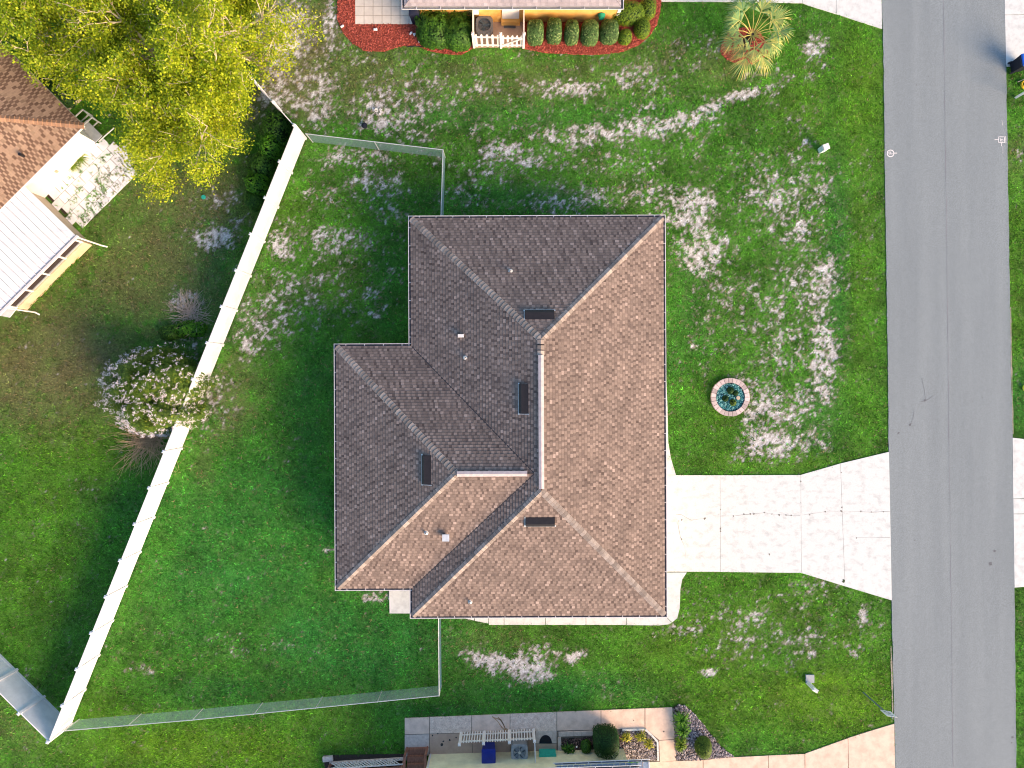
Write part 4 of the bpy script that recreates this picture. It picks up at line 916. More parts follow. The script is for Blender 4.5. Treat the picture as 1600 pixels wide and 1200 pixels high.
# porch: base corner east, along ES
pb0 = P(144, 383); pL = 5.6; pD = 3.45
pk = MB(); pk.bar(pb0 - So * .075 + Vector((0, 0, .35)), pb0 + ES * (pL - .95) - So * .075 + Vector((0, 0, .35)), .15, .7); kw_ = pk.build('porch_knee_wall', mat('peach_stucco', (.86, .62, .40), (.76, .52, .33), scale=2), hl)
ew = MB(); ew.bar(pb0 - So * .16 - No * .075 + Vector((0, 0, 1.1)), pb0 - So * pD - No * .075 + Vector((0, 0, 1.1)), .15, 2.2); ew.build('porch_end_wall', m_tan, hl)
ez = pb0 - So * 1.3 + No * .01 + Vector((0, 0, 1.5)); mb = MB(); mb.bar(ez, ez - So * 1.2, .04, .8); mb.build('porch_window', m_glass, hl)
for i in range(5):
    p = pb0 + ES * (i * (pL - 1.0) / 4 + .05) - So * .08
    mb = MB(); mb.bar(p + Vector((0, 0, .7)), p + Vector((0, 0, 2.22)), .09, .10); mb.build('porch_post', m_pvc, hl)
    if i < 4:
        mb = MB(); a = p + ES * .05 - So * .03; b = p + ES * ((pL - 1.0) / 4 - .05) - So * .03
        mb.bar(a + Vector((0, 0, 1.4)), b + Vector((0, 0, 1.4)), .03, 1.2); sc_ = mb.build('window_screen', m_glass, hl)
        mb = MB(); mb.bar(a + So * .03 + Vector((0, 0, .76)), b + So * .03 + Vector((0, 0, .76)), .05, .08); mb.build('sill', m_galv, sc_)
mb = MB(); mb.bar(pb0 - So * .08 + Vector((0, 0, 2.12)), pb0 + ES * (pL + 1.5) - So * .08 + Vector((0, 0, 2.12)), .10, .22); mb.build('porch_beam', m_pvc, hl)
pr0 = P(118.5, 367.5, 2.32); hi_ = ec + ES * 2.75     # low east corner of the metal roof; it climbs to the eave of the house
dwn = (pr0 - hi_) ; run = dwn.dot(So)
hi0 = pr0 - So * run; hi0.z = 2.52
wp = .33; npn = 30
for i in range(npn):
    a = pr0 + ES * (i * wp); b = hi0 + ES * (i * wp); prf = [(0.006, 0), (.012, .035), (.04, .035), (.05, .004), (.15, .004), (.16, .014), (.18, .014), (.19, .004), (wp - .006, .004)]
    v = [a + ES * x + Vector((0, 0, z)) for x, z in prf] + [b + ES * x + Vector((0, 0, z)) for x, z in prf]; k = len(prf)
    mb = MB(); mb.add(v, [(j, j + 1, k + j + 1, k + j) for j in range(k - 1)]); mb.build('roof_panel', m_metalroof, hl)
mb = MB(); mb.bar(pr0 + So * .07 - ES * .05 + Vector((0, 0, -.03)), pr0 + So * .07 + ES * npn * wp + Vector((0, 0, -.03)), .10, .10); pg = mb.build('porch_gutter', m_gutter, hl)
mb = MB(); mb.bar(pr0 + So * .005 - ES * .03 + Vector((0, 0, .005)), pr0 + So * .005 + ES * npn * wp + Vector((0, 0, .005)), .03, .06); mb.build('drip_edge', m_acdark, pg)
for s_ in (0.0, 4.75):
    a = pr0 + So * .12 + ES * (s_ + .02) + Vector((0, 0, -.05)); b = Vector((a.x, a.y, .25)) + So * .0
    mb = MB(); mb.tube([a, b - Vector((0, 0, -.1)), b + No * .1 * (1 if s_ == 0 else 0) + So * .14 - Vector((0, 0, .13))], .04, 6); mb.build('downspout', m_pvc, hl)
mb = MB(); c = P(12, 487); mb.prism([(c.x - .9, c.y - .1), (c.x + .1, c.y - .3), (c.x + .5, c.y + .2), (c.x - .4, c.y + .6)], -.05, .02); mb.build('stone_pad', m_flag, None, kind='structure', label='pale stone pad at the end of the screened porch')
# things on the NE side of the left house
rk = thing('storage_rack', P(140, 200), R(45), 'grey metal frame rack beside the corner of the left house under the tree', 'rack')
def fr(a, b, z0, z1, w_=.05):
    a = P(*a); b = P(*b); mb = MB(); mb.bar((a.x, a.y, z0), (b.x, b.y, z1), w_, w_); return mb.build('frame_bar', m_galv, rk)
c1, c2, c3, c4 = (144, 181), (158, 193), (142, 207), (131, 193)
for a, b in ((c1, c2), (c2, c3), (c3, c4), (c4, c1)): fr(a, b, .8, .8); fr(a, b, .25, .25)
for c_ in (c1, c2, c3, c4): fr(c_, (c_[0] + .1, c_[1]), 0, .85)
ch = thing('garden_cart', P(152, 213), R(45), 'pale grey cart with black wheels beside the corner of the left house', 'cart')
mb = MB(); c = P(150, 210); mb.box((c.x, c.y, .42), (1.1, .5, .06), R(-45)); mb.build('tray', m_acgrey, ch)
for px_, py_ in ((158, 214), (150, 222), (142, 206)):
    c = P(px_, py_); mb = MB(); mb.tube([c + Vector((-.03, -.03, .2)), c + Vector((.03, .03, .2))], .17, 12); mb.build('wheel', m_black, ch)
mb = MB(); mb.tube([P(154, 221, .1), P(178, 200, .9)], .03, 6); mb.build('handle', m_pvc, ch)
sp_ = thing('block_planter', P(118, 158), R(45), 'tan concrete block ledge beside the dark shrub at the left house', 'planter')
for (px_, py_) in ((107, 166), (110, 163), (118, 158), (121, 155)):
    c = P(px_, py_); mb = MB(); mb.box((c.x, c.y, .12), (.2, .38, .24), R(45)); mb.build('block', m_conc_g, sp_)
mb = MB(); mb.bar(P(110, 141, .3), P(121, 153, .3), .05, .05); mb.build('rail', m_pvc, sp_)

# ---- pale house at the bottom
rot = math.atan2(3.2, 300)
hb = thing('house', P(800, 1240), rot, 'pale yellow stucco house at the bottom edge behind the walk', 'house')
w0, w1 = P(673, 1180.5), P(972, 1171.5); dB = (w1 - w0).normalized(); oB = Vector((-dB.y, dB.x, 0)); inB = -oB
walls([tuple(p[:2]) for p in (w0, w1, w1 + inB * 11, w0 + inB * 11)], 2.5, m_pale, hb)
mb = MB(); mb.bar(w0 - dB * .03 + oB * .09 + Vector((0, 0, 1.2)), w0 - dB * -.04 + oB * .09 + Vector((0, 0, 1.2)), .03, 2.5); mb.build('corner_trim', m_gutter, hb)
zb = 2.6
ov = .45
f0, f1 = w0 - dB * .5 + oB * ov, w1 + dB * .4 + oB * ov
f0.z = f1.z = zb; f2, f3 = f1 + inB * 12, f0 + inB * 12
g1, g2 = f1 + inB * 6 - dB * 5.5 + Vector((0, 0, 1.3)), f0 + inB * 6 + dB * 5.5 + Vector((0, 0, 1.3))  # low unseen ridge, flattened so the roof throws less shadow
for pcs, u_ in (([[f0, f1, g1, g2]], dB), ([[f2, f3, g2, g1]], dB), ([[f1, f2, g1]], inB), ([[f3, f0, g2]], inB)):
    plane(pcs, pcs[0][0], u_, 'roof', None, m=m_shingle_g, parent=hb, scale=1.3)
gutter([f0 + dn, f1 + dn], False, hb, out=-1, wdt=.14)
# low porch roof in front, its corner shows
k0, k1 = P(868, 1196.5, 2.4), P(1013, 1190.5, 2.4)
dK = (k1 - k0).normalized(); iK = Vector((dK.y, -dK.x, 0))
for i in range(16):
    a = k0 + dK * i * ((k1 - k0).length / 16); wI = (k1 - k0).length / 16
    mb = MB(); prf = [(.004, .0), (.02, .04), (.04, .04), (.055, .005), (wI - .004, .005)]
    v = [a + dK * x + Vector((0, 0, z)) for x, z in prf] + [a + dK * x + iK * 2.5 + Vector((0, 0, z + .25)) for x, z in prf]; mb.add(v, [(j, j + 1, 6 + j, 5 + j) for j in range(4)])
    mb.build('awning_panel', mat('blue_grey_metal', (.30, .38, .48), (.22, .29, .38), scale=5, rough=.5) if i == 0 else bpy.data.materials['blue_grey_metal'], hb)
gutter([k1 + dn + iK * 2.5, k1 + dn, k0 + dn][1:], False, hb, out=1, wdt=.12, hang=.6)
mb = MB(); mb.bar(k1 + dK * .03 + dn, k1 + dK * .03 + iK * 2.5 + dn, .06, .12); mb.build('awning_trim', m_gutter, hb)
for p in (k0 + dK * .3 + iK * 2.3, k1 - dK * .3 + iK * 2.3):
    mb = MB(); mb.bar((p.x, p.y, 0), (p.x, p.y, 2.36), .1, .1); mb.build('awning_post', m_pvc, hb)
pf2 = thing('picket_fence', P(720, 1165), 0, 'long white picket fence on the walk of the pale yellow house', 'picket fence')
a, b = P(718.5, 1162), P(835, 1153)
fence_pts = [a, a.lerp(b, .325), a.lerp(b, .665), b]
fa = [P(720.5, 1144.5), P(757, 1142.8), P(796, 1141.2), P(834, 1139.2)]
for p in fa: post(p, 1.22, pf2)
for p, q_ in zip(fa[:-1], fa[1:]): picket_run(p, q_, 1.15, pf2, sp=.125, pw=.05)
a = P(834.5, 1140); b = w0 + dB * ((a - w0).dot(dB)) + oB * .1
mb = MB(); mb.bar(a + Vector((0, 0, .65)), Vector((b.x, b.y, .65)), .05, 1.1); mb.build('side_panel', m_pvc, pf2)
def bin_(px, py, w_, d_, h_, rz, mbody, mlid, label, handle=True, flip=1):
    c = P(px, py); t = thing('wheeled_bin', (c.x, c.y, 0), rz, label, 'bin'); M_ = W[t]
    mb = MB(); v = []
    for z, s_ in ((.06, .78), (h_ * .93, .97)):
        for a_, b_2 in ((-1, -1), (-.8, -1.0), (.8, -1.0), (1, -1), (1, 1), (-1, 1)): v.append((a_ * w_ / 2 * s_, b_2 * d_ / 2 * s_, z))
    mb.add(v, [tuple(range(5, -1, -1)), tuple(range(6, 12))] + [(i, (i + 1) % 6, 6 + (i + 1) % 6, 6 + i) for i in range(6)], M_); mb.build('body', mbody, t)
    mb = MB(); z0, z1 = h_ * .935, h_
    pr = [(-1, -1.0, z0), (-.9, -1.12, z0), (.9, -1.12, z0), (1, -1, z0), (1, .95, z0), (.85, 1.06, z0), (-.85, 1.06, z0), (-1, .95, z0)]
    v = [(a_ * w_ / 2, b_2 * d_ / 2, z) for a_, b_2, z in pr] + [(a_ * w_ / 2 * .93, b_2 * d_ / 2 * .93, z1) for a_, b_2, z in pr] + [(a_ * w_ / 2 * .6, b_2 * d_ / 2 * .6, z1 + .02) for a_, b_2, z in pr]
    mb.add(v, [tuple(range(7, -1, -1)), tuple(range(16, 24))] + [(L_ * 8 + i, L_ * 8 + (i + 1) % 8, L_ * 8 + 8 + (i + 1) % 8, L_ * 8 + 8 + i) for L_ in (0, 1) for i in range(8)], M_); lid = mb.build('lid', mlid, t)
    mb = MB(); mb.tube([M_ @ Vector((-w_ * .38, d_ * .56, h_ * .93)), M_ @ Vector((-w_ * .38, d_ * .66, h_ * .96)), M_ @ Vector((w_ * .38, d_ * .66, h_ * .96)), M_ @ Vector((w_ * .38, d_ * .56, h_ * .93))], .018, 6); mb.build('handle', mbody, t)
    for s_ in (-1, 1):
        mb = MB(); p = M_ @ Vector((s_ * w_ * .42, d_ * .40, .12)); ax = M_.to_3x3() @ Vector((1, 0, 0)); mb.tube([p - ax * .025, p + ax * .025], .12, 12); mb.build('wheel', m_black, t)
    return t
bin_(764.5, 1168, .70, .78, 1.05, R(180) + rot, m_blue, m_blue, 'blue wheeled bin behind the long white picket fence')
bin_(1585.5, 106, .62, .66, 1.05, R(100), m_black, m_bluel, 'black wheeled bin with bright blue lid at the right edge by the street')
bin_(652, 32, .55, .6, 1.2, R(0), m_navy, m_navy, 'dark navy bin at the left corner of the yellow house')
ac_unit(811.5, 1164, .84, .75, m_acgrey, m_fan, 'light grey air conditioner behind the long white picket fence', .33)
mb = MB(); c = P(792, 1179); mb.box((c.x, c.y - .0, .9), (.30, .14, .42), rot); ub = mb.build('meter_box', m_acgrey, None, label='small grey meter box on the pale wall left of the light grey air conditioner', cat='meter box')
c = P(855, 1176); mb = MB(); mb.box((c.x, c.y, .30), (.82, .42, .56), rot); mb.box((c.x, c.y, .60), (.86, .46, .05), rot); mb.build('storage_box', m_teal, None, label='teal storage box against the pale wall right of the picket fence', cat='storage box')
mb = MB(); c = P(852.5, 1161); mb.prism([(c.x + .32 * math.cos(t), c.y + .42 * math.sin(t)) for t in np.linspace(0, math.pi, 14)], .019, .035); mt = mb.build('doormat', m_black, None, label='black half round doormat beside the picket fence post', cat='doormat')
# wooden deck, steps and lattice
dk = thing('wooden_deck', P(580, 1215), rot, 'brown wooden deck with railing and steps at the bottom edge', 'deck')
ra, rb = P(517, 1193, 0), P(634, 1186, 0); dr_ = (rb - ra).normalized(); ir = Vector((dr_.y, -dr_.x, 0))
zt = .62
for i in range(14):
    a = ra + ir * (.12 + i * .15); mb = MB(); mb.bar(a + Vector((0, 0, zt)), a + dr_ * (rb - ra).length + Vector((0, 0, zt)), .14, .04); mb.build('deck_board', m_wood, dk)
mb = MB(); mb.bar(ra + Vector((0, 0, 1.45)), rb + Vector((0, 0, 1.45)), .14, .04); mb.build('top_rail', m_wood, dk)
mb = MB(); mb.bar(ra + Vector((0, 0, .75)), rb + Vector((0, 0, .75)), .05, .08); mb.build('bottom_rail', m_wood, dk)
for f in (0, .25, .5, .75, .985):
    p = ra.lerp(rb, f); mb = MB(); mb.bar(p, p + Vector((0, 0, 1.43)), .1, .1); mb.build('deck_post', m_wood, dk)
lm = MB(); Lr = (rb - ra).length
for s_ in (-1, 1):
    for i in range(int(Lr / .19)):
        x0 = i * .19; x1 = x0 + .62 * s_
        if 0 <= x1 <= Lr:
            a = ra - ir * (.07 + .008 * s_) + dr_ * x0 + Vector((0, 0, .05)); b = ra - ir * (.07 + .008 * s_) + dr_ * x1 + Vector((0, 0, .66)); lm.bar(a, b, .045, .008, up=ir)
lm.build('lattice', m_pvc, dk, kind='stuff')
mb = MB(); mb.bar(ra - ir * .07 + Vector((0, 0, .62)), rb - ir * .07 + Vector((0, 0, .62)), .05, .05); mb.build('lattice_rail', m_pvc, dk)
s0, s1 = P(637, 1168), P(667, 1167)
for i, (z, dd) in enumerate(((.18, 0), (.36, .30), (.54, .60))):
    a, b = s0 + ir * dd, s1 + ir * dd; mb = MB(); mb.bar(a + Vector((0, 0, z)) + ir * .14, b + Vector((0, 0, z)) + ir * .14, .27, .04); mb.build('step_tread', m_wood, dk)
    mb = MB(); mb.bar(a + Vector((0, 0, z - .1)), b + Vector((0, 0, z - .1)), .025, .16); mb.build('riser', m_wood, dk)
for i in range(9):
    a = s0 + ir * .92 + dr_ * (.06 + i * .108); mb = MB(); mb.bar(a + Vector((0, 0, zt)), a + ir * 2 + Vector((0, 0, zt)), .10, .04); mb.build('deck_board', m_wood, dk)
for p in (s0 - dr_ * .03, s1 + dr_ * .03):
    mb = MB(); mb.bar(p + Vector((0, 0, 0)), p + Vector((0, 0, .85)), .09, .09); mb.build('newel_post', m_wood, dk)
    mb = MB(); mb.bar(p + Vector((0, 0, .86)), p + ir * .9 + Vector((0, 0, 1.42)), .12, .04); mb.bar(p + ir * .9 + Vector((0, 0, 1.42)), p + ir * 2.4 + Vector((0, 0, 1.42)), .12, .04); mb.build('hand_rail', m_wood, dk)
    mb = MB(); mb.bar(p + ir * .9, p + ir * .9 + Vector((0, 0, 1.4)), .09, .09); mb.build('newel_post', m_wood, dk)
mb = MB(); mb.box((ra.x + 1.9, ra.y + .16, .05), (3.9, .14, .1), math.atan2(dr_.y, dr_.x)); mb.build('garden_edging', m_conc_pk, None, label='pinkish edging board in front of the white lattice', cat='edging')
mb = MB(); c = P(513, 1184); mb.box((c.x, c.y, .08), (.5, .25, .16), .1); mb.build('paver_block', m_conc_g, None, label='pale grey block at the left end of the lattice', cat='block')

# ------------------------------------------------------------------ fences
FH = 1.85
def vinyl(a, b, n_, parent, h_=FH, nb=10, first=True, last=True):
    d = (b - a); L_ = d.length / n_; d.normalize(); nrm = Vector((-d.y, d.x, 0)); ang = math.atan2(d.y, d.x)
    v = []; f = []; pm = MB(); bw = (L_ - .13) / nb
    for i in range(nb):
        x0 = -(L_ - .13) / 2 + i * bw; pm.add(*box_vf(bw - .012, .03, h_ - .34, (x0 + bw / 2, 0, h_ / 2)))
    pm.add(*box_vf(L_ - .13, .018, h_ - .34, (0, 0, h_ / 2)))
    for z in (.14, h_ - .12): pm.add(*box_vf(L_ - .12, .05, .14, (0, 0, z)))
    me_ = pm.mesh('fence_panel', m_vinyl)
    po = MB(); po.add(*box_vf(.125, .125, h_ + .04, (0, 0, (h_ + .04) / 2))); pme = po.mesh('fence_post', m_vinyl)
    pcb = MB(); pcb.add([(-.075, -.075, h_ + .04), (.075, -.075, h_ + .04), (.075, .075, h_ + .04), (-.075, .075, h_ + .04), (-.075, -.075, h_ + .065), (.075, -.075, h_ + .065), (.075, .075, h_ + .065), (-.075, .075, h_ + .065), (0, 0, h_ + .11)],
            [(3, 2, 1, 0), (0, 1, 5, 4), (1, 2, 6, 5), (2, 3, 7, 6), (3, 0, 4, 7), (4, 5, 8), (5, 6, 8), (6, 7, 8), (7, 4, 8)]); cme = pcb.mesh('post_cap', m_vinyl)
    for i in range(n_):
        inst('fence_panel', me_, Matrix.Translation(a + d * L_ * (i + .5)) @ Matrix.Rotation(ang, 4, 'Z') @ Matrix.Rotation(random.uniform(-.008, .008), 4, 'X'), parent)
    for i in range(n_ + 1):
        if (i == 0 and not first) or (i == n_ and not last): continue
        M_ = Matrix.Translation(a + d * L_ * i) @ Matrix.Rotation(ang + random.uniform(-.02, .02), 4, 'Z'); o = inst('fence_post', pme, M_, parent); inst('post_cap', cme, M_, o)
T1 = P(460, 196, FH); T2 = P(75, 1159, FH); T1.z = T2.z = 0
vf = thing('vinyl_fence', T1, 0, 'long white vinyl privacy fence running diagonally down the back of the lot', 'fence')
vinyl(T1, T2, 17, vf)
T3 = P(386, 114, FH); T3.z = 0; T4 = T3 + (T3 - T1) * .8
vf2 = thing('vinyl_fence', T3, 0, 'white vinyl fence running up under the yellow green tree', 'fence'); vinyl(T1, T4, 4, vf2, first=False)
T5 = P(-60, 1026, FH); T5.z = 0
vf3 = thing('vinyl_fence', T5, 0, 'white vinyl fence in the lower left corner', 'fence'); vinyl(T2, T5, 3, vf3, first=False)
CH = 1.22
def chain(pts, parent, h_=CH):
    mb = MB(); sp = .075
    for a, b in zip(pts[:-1], pts[1:]):
        d = b - a; L_ = d.length; d.normalize(); nrm = Vector((-d.y, d.x, 0))
        for s_ in (1, -1):
            x = -h_ if s_ > 0 else 0
            while x < (L_ if s_ > 0 else L_ + h_):
                x0, z0 = x, .04; x1, z1 = x + s_ * (h_ - .06), h_ - .02
                # clip to the run
                def cl(xa, za, xb, zb_):
                    t0, t1 = 0, 1
                    for lim, sg in ((0, 1), (L_, -1)):
                        da = (xa - lim) * sg; db = (xb - lim) * sg
                        if da < 0 and db < 0: return None
                        if da < 0: t0 = max(t0, -da / (db - da))
                        if db < 0: t1 = min(t1, da / (da - db))
                    return (t0, t1) if t1 > t0 else None
                r_ = cl(x0, z0, x1, z1)
                if r_:
                    A_ = Vector((x0, 0, z0)).lerp(Vector((x1, 0, z1)), r_[0]); B_ = Vector((x0, 0, z0)).lerp(Vector((x1, 0, z1)), r_[1])
                    pa_ = a + d * A_.x + nrm * .004 * s_ + Vector((0, 0, A_.z)); pb_ = a + d * B_.x + nrm * .004 * s_ + Vector((0, 0, B_.z))
                    if (pb_ - pa_).length > .02: mb.tube([pa_, pb_], .0036, 3, cap=False)
                x += sp
    mb.build('chain_link', m_wire, parent, kind='stuff')
    for a, b in zip(pts[:-1], pts[1:]):
        L_ = (b - a).length; k = max(1, round(L_ / 2.9))
        mb = MB(); mb.tube([a + Vector((0, 0, h_)), b + Vector((0, 0, h_))], .022, 8); mb.build('top_rail', m_galv, parent)
        for i in range(k + 1):
            if i == 0 and a is not pts[0]: continue
            p = a.lerp(b, i / k); mb = MB(); mb.tube([p, p + Vector((0, 0, h_ + .03))], .026, 8); mb.build('fence_post', m_galv, parent)
def F_(px, py): q_ = P(px, py, CH); q_.z = 0; return q_
cf = thing('chain_link_fence', F_(692, 234), 0, 'low chain link fence from the white fence to the north wall of the house', 'fence')
chain([F_(478, 209), F_(692, 234), F_(689, 338)], cf)
cf2 = thing('chain_link_fence', F_(686, 1086), 0, 'low chain link fence from the lower white fence corner to the south wall', 'fence')
chain([F_(100, 1142), F_(300, 1125), F_(686, 1087), F_(685, 960)], cf2)

# ------------------------------------------------------------------ foliage
def leaves(name, C_, size, m, parent, N_up=None, seed=1, spread=None, tones=None, asp=.55, nb=None, **kw):
    """C_: (n,3) centres; one bent-free diamond leaf each"""
    r = np.random.default_rng(seed); n_ = len(C_)
    nr = r.normal(0, 1, (n_, 3)); nr[:, 2] = np.abs(nr[:, 2]) + .5
    if N_up is not None: nr = nr * .6 + N_up * 1.0
    nr /= np.linalg.norm(nr, axis=1)[:, None]
    a = r.normal(0, 1, (n_, 3)); a -= (a * nr).sum(1)[:, None] * nr; a /= np.linalg.norm(a, axis=1)[:, None]; b = np.cross(nr, a)
    s_ = size * r.uniform(.6, 1.35, n_)[:, None]
    V = np.stack([C_ - a * s_, C_ - b * s_ * asp + a * s_ * .05, C_ + a * s_, C_ + b * s_ * asp + a * s_ * .05], 1).reshape(-1, 3)
    if tones is None: tones = np.clip(r.normal(.5, .22, n_), 0, 1)
    V = V - np.array(W[parent].translation) if parent is not None else V
    return tri_object(name, V, tones, m, parent, attr='tone', verts_per=4, **kw)
def superell(n_, rx, ry, rz, k, r, zlo=0.0):
    d = r.normal(0, 1, (n_, 3)); d /= np.linalg.norm(d, axis=1)[:, None]
    d[:, 2] = np.abs(d[:, 2])
    q_ = (np.abs(d) ** k).sum(1) ** (1 / k); s_ = d / q_[:, None]
    return s_ * np.array([rx, ry, rz]), d
def bush(name, px, py, rx, ry, h_, m, label, cat, n_=1600, size=.035, k=2.4, group=None, seed=1, lump=.10, core=None, z0=.0):
    """rx, ry in metres; px,py where its stem meets the ground"""
    c = P(px, py); t = thing(name, (c.x, c.y, 0), 0, label, cat, group)
    r = np.random.default_rng(seed)
    p, d = superell(n_, rx, ry, h_ * .8, k, r)
    j = 1 + lump * (fbm(d[:, 0] * 3 + seed * 7 + d[:, 2] * 2, d[:, 1] * 3 + 3, seed, 3) * 2 - 1) - np.abs(r.normal(0, .06, n_))
    p = p * j[:, None]; p[:, 2] += h_ * .2
    low = r.random(n_) < .3; p[low, 2] = r.uniform(.08, h_ * .35, low.sum())
    tn = np.clip(r.normal(.5, .22, n_) , 0, 1)
    p += np.array([c.x, c.y, z0])
    leaves('foliage', p, size, m, t, N_up=d, seed=seed, tones=tn)
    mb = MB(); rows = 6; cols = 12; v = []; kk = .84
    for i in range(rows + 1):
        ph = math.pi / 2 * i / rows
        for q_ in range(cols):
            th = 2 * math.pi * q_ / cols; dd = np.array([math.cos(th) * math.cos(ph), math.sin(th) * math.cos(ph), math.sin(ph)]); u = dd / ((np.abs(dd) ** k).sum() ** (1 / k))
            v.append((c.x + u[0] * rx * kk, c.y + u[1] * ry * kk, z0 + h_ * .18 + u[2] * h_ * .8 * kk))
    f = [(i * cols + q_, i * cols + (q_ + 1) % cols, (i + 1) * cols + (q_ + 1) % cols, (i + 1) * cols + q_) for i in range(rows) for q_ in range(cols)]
    mb.add(v, f, None, .0); mb.build('inner_growth', core or m_leaf_dk, t)  # core set to the darkest leaf tone, painting the shade inside the bush
    mb = MB(); 
    for q_ in range(4):
        a_ = q_ * 1.6 + seed; mb.tube([(c.x, c.y, 0), (c.x + .3 * rx * math.cos(a_), c.y + .3 * ry * math.sin(a_), h_ * .35)], [.03, .015], 5)
    mb.build('stem', m_stemd, t); return t
# clipped shrubs in front of the yellow house (foot positions; the crowns lean outward in the picture)
cl_lab = ['tall clipped shrub right beside the small picket gate, first of the row', 'tall clipped shrub second from the small picket gate', 'tall clipped shrub third from the small picket gate, middle of the row',
          'tall clipped shrub fourth from the small picket gate', 'paler clipped shrub at the right end of the row, before the round bush']
for i, (px, py, rx, ry, h_) in enumerate([(836, 58, .42, .50, 1.15), (865, 56, .38, .52, 1.15), (892, 58, .36, .50, 1.1), (920, 58, .44, .52, 1.1), (950, 56, .46, .52, 1.0)]):
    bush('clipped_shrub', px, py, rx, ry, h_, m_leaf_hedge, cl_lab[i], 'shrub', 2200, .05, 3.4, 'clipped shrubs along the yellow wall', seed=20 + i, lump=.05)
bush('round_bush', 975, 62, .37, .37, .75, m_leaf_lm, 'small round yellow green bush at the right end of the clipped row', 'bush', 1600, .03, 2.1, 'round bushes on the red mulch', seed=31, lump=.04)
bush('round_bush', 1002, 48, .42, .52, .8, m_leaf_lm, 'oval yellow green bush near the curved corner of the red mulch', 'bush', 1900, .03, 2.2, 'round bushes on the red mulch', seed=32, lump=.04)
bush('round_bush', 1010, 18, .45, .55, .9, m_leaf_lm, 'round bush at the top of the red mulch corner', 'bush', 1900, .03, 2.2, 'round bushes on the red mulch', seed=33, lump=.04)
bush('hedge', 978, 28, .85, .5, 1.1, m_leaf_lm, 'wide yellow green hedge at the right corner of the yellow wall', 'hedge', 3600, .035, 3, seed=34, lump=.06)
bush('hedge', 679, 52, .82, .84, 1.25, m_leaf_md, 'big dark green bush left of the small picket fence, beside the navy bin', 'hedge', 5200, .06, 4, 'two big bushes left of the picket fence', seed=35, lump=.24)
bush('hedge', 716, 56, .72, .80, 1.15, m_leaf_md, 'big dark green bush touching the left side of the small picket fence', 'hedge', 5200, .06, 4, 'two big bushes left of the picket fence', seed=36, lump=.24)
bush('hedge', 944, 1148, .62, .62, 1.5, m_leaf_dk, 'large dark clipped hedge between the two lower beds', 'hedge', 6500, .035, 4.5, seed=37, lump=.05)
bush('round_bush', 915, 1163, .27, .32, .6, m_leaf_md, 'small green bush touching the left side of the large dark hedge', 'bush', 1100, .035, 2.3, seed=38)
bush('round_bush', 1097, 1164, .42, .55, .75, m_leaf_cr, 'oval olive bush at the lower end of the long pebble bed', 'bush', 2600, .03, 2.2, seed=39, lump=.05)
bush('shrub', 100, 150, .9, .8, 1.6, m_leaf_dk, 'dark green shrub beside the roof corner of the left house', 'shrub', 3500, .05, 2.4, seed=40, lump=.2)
def spray(name, px, py, r_, h_, m, label, n_=60, wdt=.02, cat='plant', ax=1.0, seed=1, group=None, up=.5):
    """arching strap leaves from one crown"""
    c = P(px, py); t = thing(name, (c.x, c.y, 0), 0, label, cat, group); rr_ = random.Random(seed); mb = MB()
    for i in range(n_):
        a = rr_.uniform(0, 2 * math.pi); L_ = r_ * rr_.uniform(.55, 1.1); o_ = Vector((c.x + rr_.gauss(0, r_ * .12), c.y + rr_.gauss(0, r_ * .12 * ax), .02)); d = Vector((math.cos(a), math.sin(a) * ax, 0)); s_ = Vector((-d.y, d.x, 0)).normalized()
        p = [o_, o_ + d * L_ * .4 + Vector((0, 0, h_ * rr_.uniform(.7, 1))), o_ + d * L_ * .8 + Vector((0, 0, h_ * .8)), o_ + d * L_ + Vector((0, 0, h_ * .4))]; w_ = [wdt * .6, wdt, wdt * .7, .001]
        v = [];
        for q_, ww in zip(p, w_): v += [q_ - s_ * ww, q_ + s_ * ww]
        mb.add(v, [(0, 1, 3, 2), (2, 3, 5, 4), (4, 5, 7, 6)], None, rr_.random())
    mb.build('foliage', m, t); return t
for i, (px, py, r_, ax, lab) in enumerate([(1063, 1120, .48, 1.0, 'upper clump of long green strap leaves in the long pebble bed'), (1065, 1137, .42, 1.1, 'middle clump of long green strap leaves in the long pebble bed'), (1062, 1158, .36, 1.2, 'lower yellowish clump of strap leaves in the long pebble bed')]):
    spray('strap_leaf_plant', px, py, r_, .4, m_leaf_br if i < 2 else m_leaf_lm, lab, 130, .022, 'plant', ax, 50 + i, 'strap leaf clumps in the long pebble bed')
for i, (px, py, r_, lab) in enumerate([(978, 1150, .30, 'small yellow plant touching the right side of the large dark hedge'), (1001, 1149, .34, 'yellow green plant in the middle of the right pebble bed'), (1013, 1160, .30, 'yellow green plant by the curved white edging')]):
    spray('yellow_plant', px, py, r_, .25, m_leaf_yl, lab, 80, .02, 'plant', 1, 60 + i, 'small yellow plants in the right pebble bed')
spray('rose_bush', 888, 1165, .42, .45, m_leaf_md, 'loose leafy bush with one white flower in the left bed', 60, .035, 'plant', .7, 66)
mb = MB(); c = P(901, 1167, .5); mb.tube([c, c + Vector((0, 0, .05))], [.05, .03], 8); fl_ = mb.build('flower', m_pvc, None, label='single white flower on the loose bush in the left bed', cat='flower')
for i, (px, py) in enumerate(((690, 31), (728, 30), (735, 31))):
    spray('wall_plant', px, py, .3, .7, m_leaf_md if i == 0 else m_leaf_cr, ['narrow green plant standing against the yellow wall left of the big bushes', 'dark spiky plant against the yellow wall above the big bushes', 'thin plant beside the enclosure against the yellow wall'][i], 26, .03, 'plant', .4, 70 + i)
spray('weed_clump', 128, 246, .45, .3, m_leaf_lm, 'tall grassy weeds growing along the white wall of the left house', 160, .012, 'weeds', 1.3, 75); 
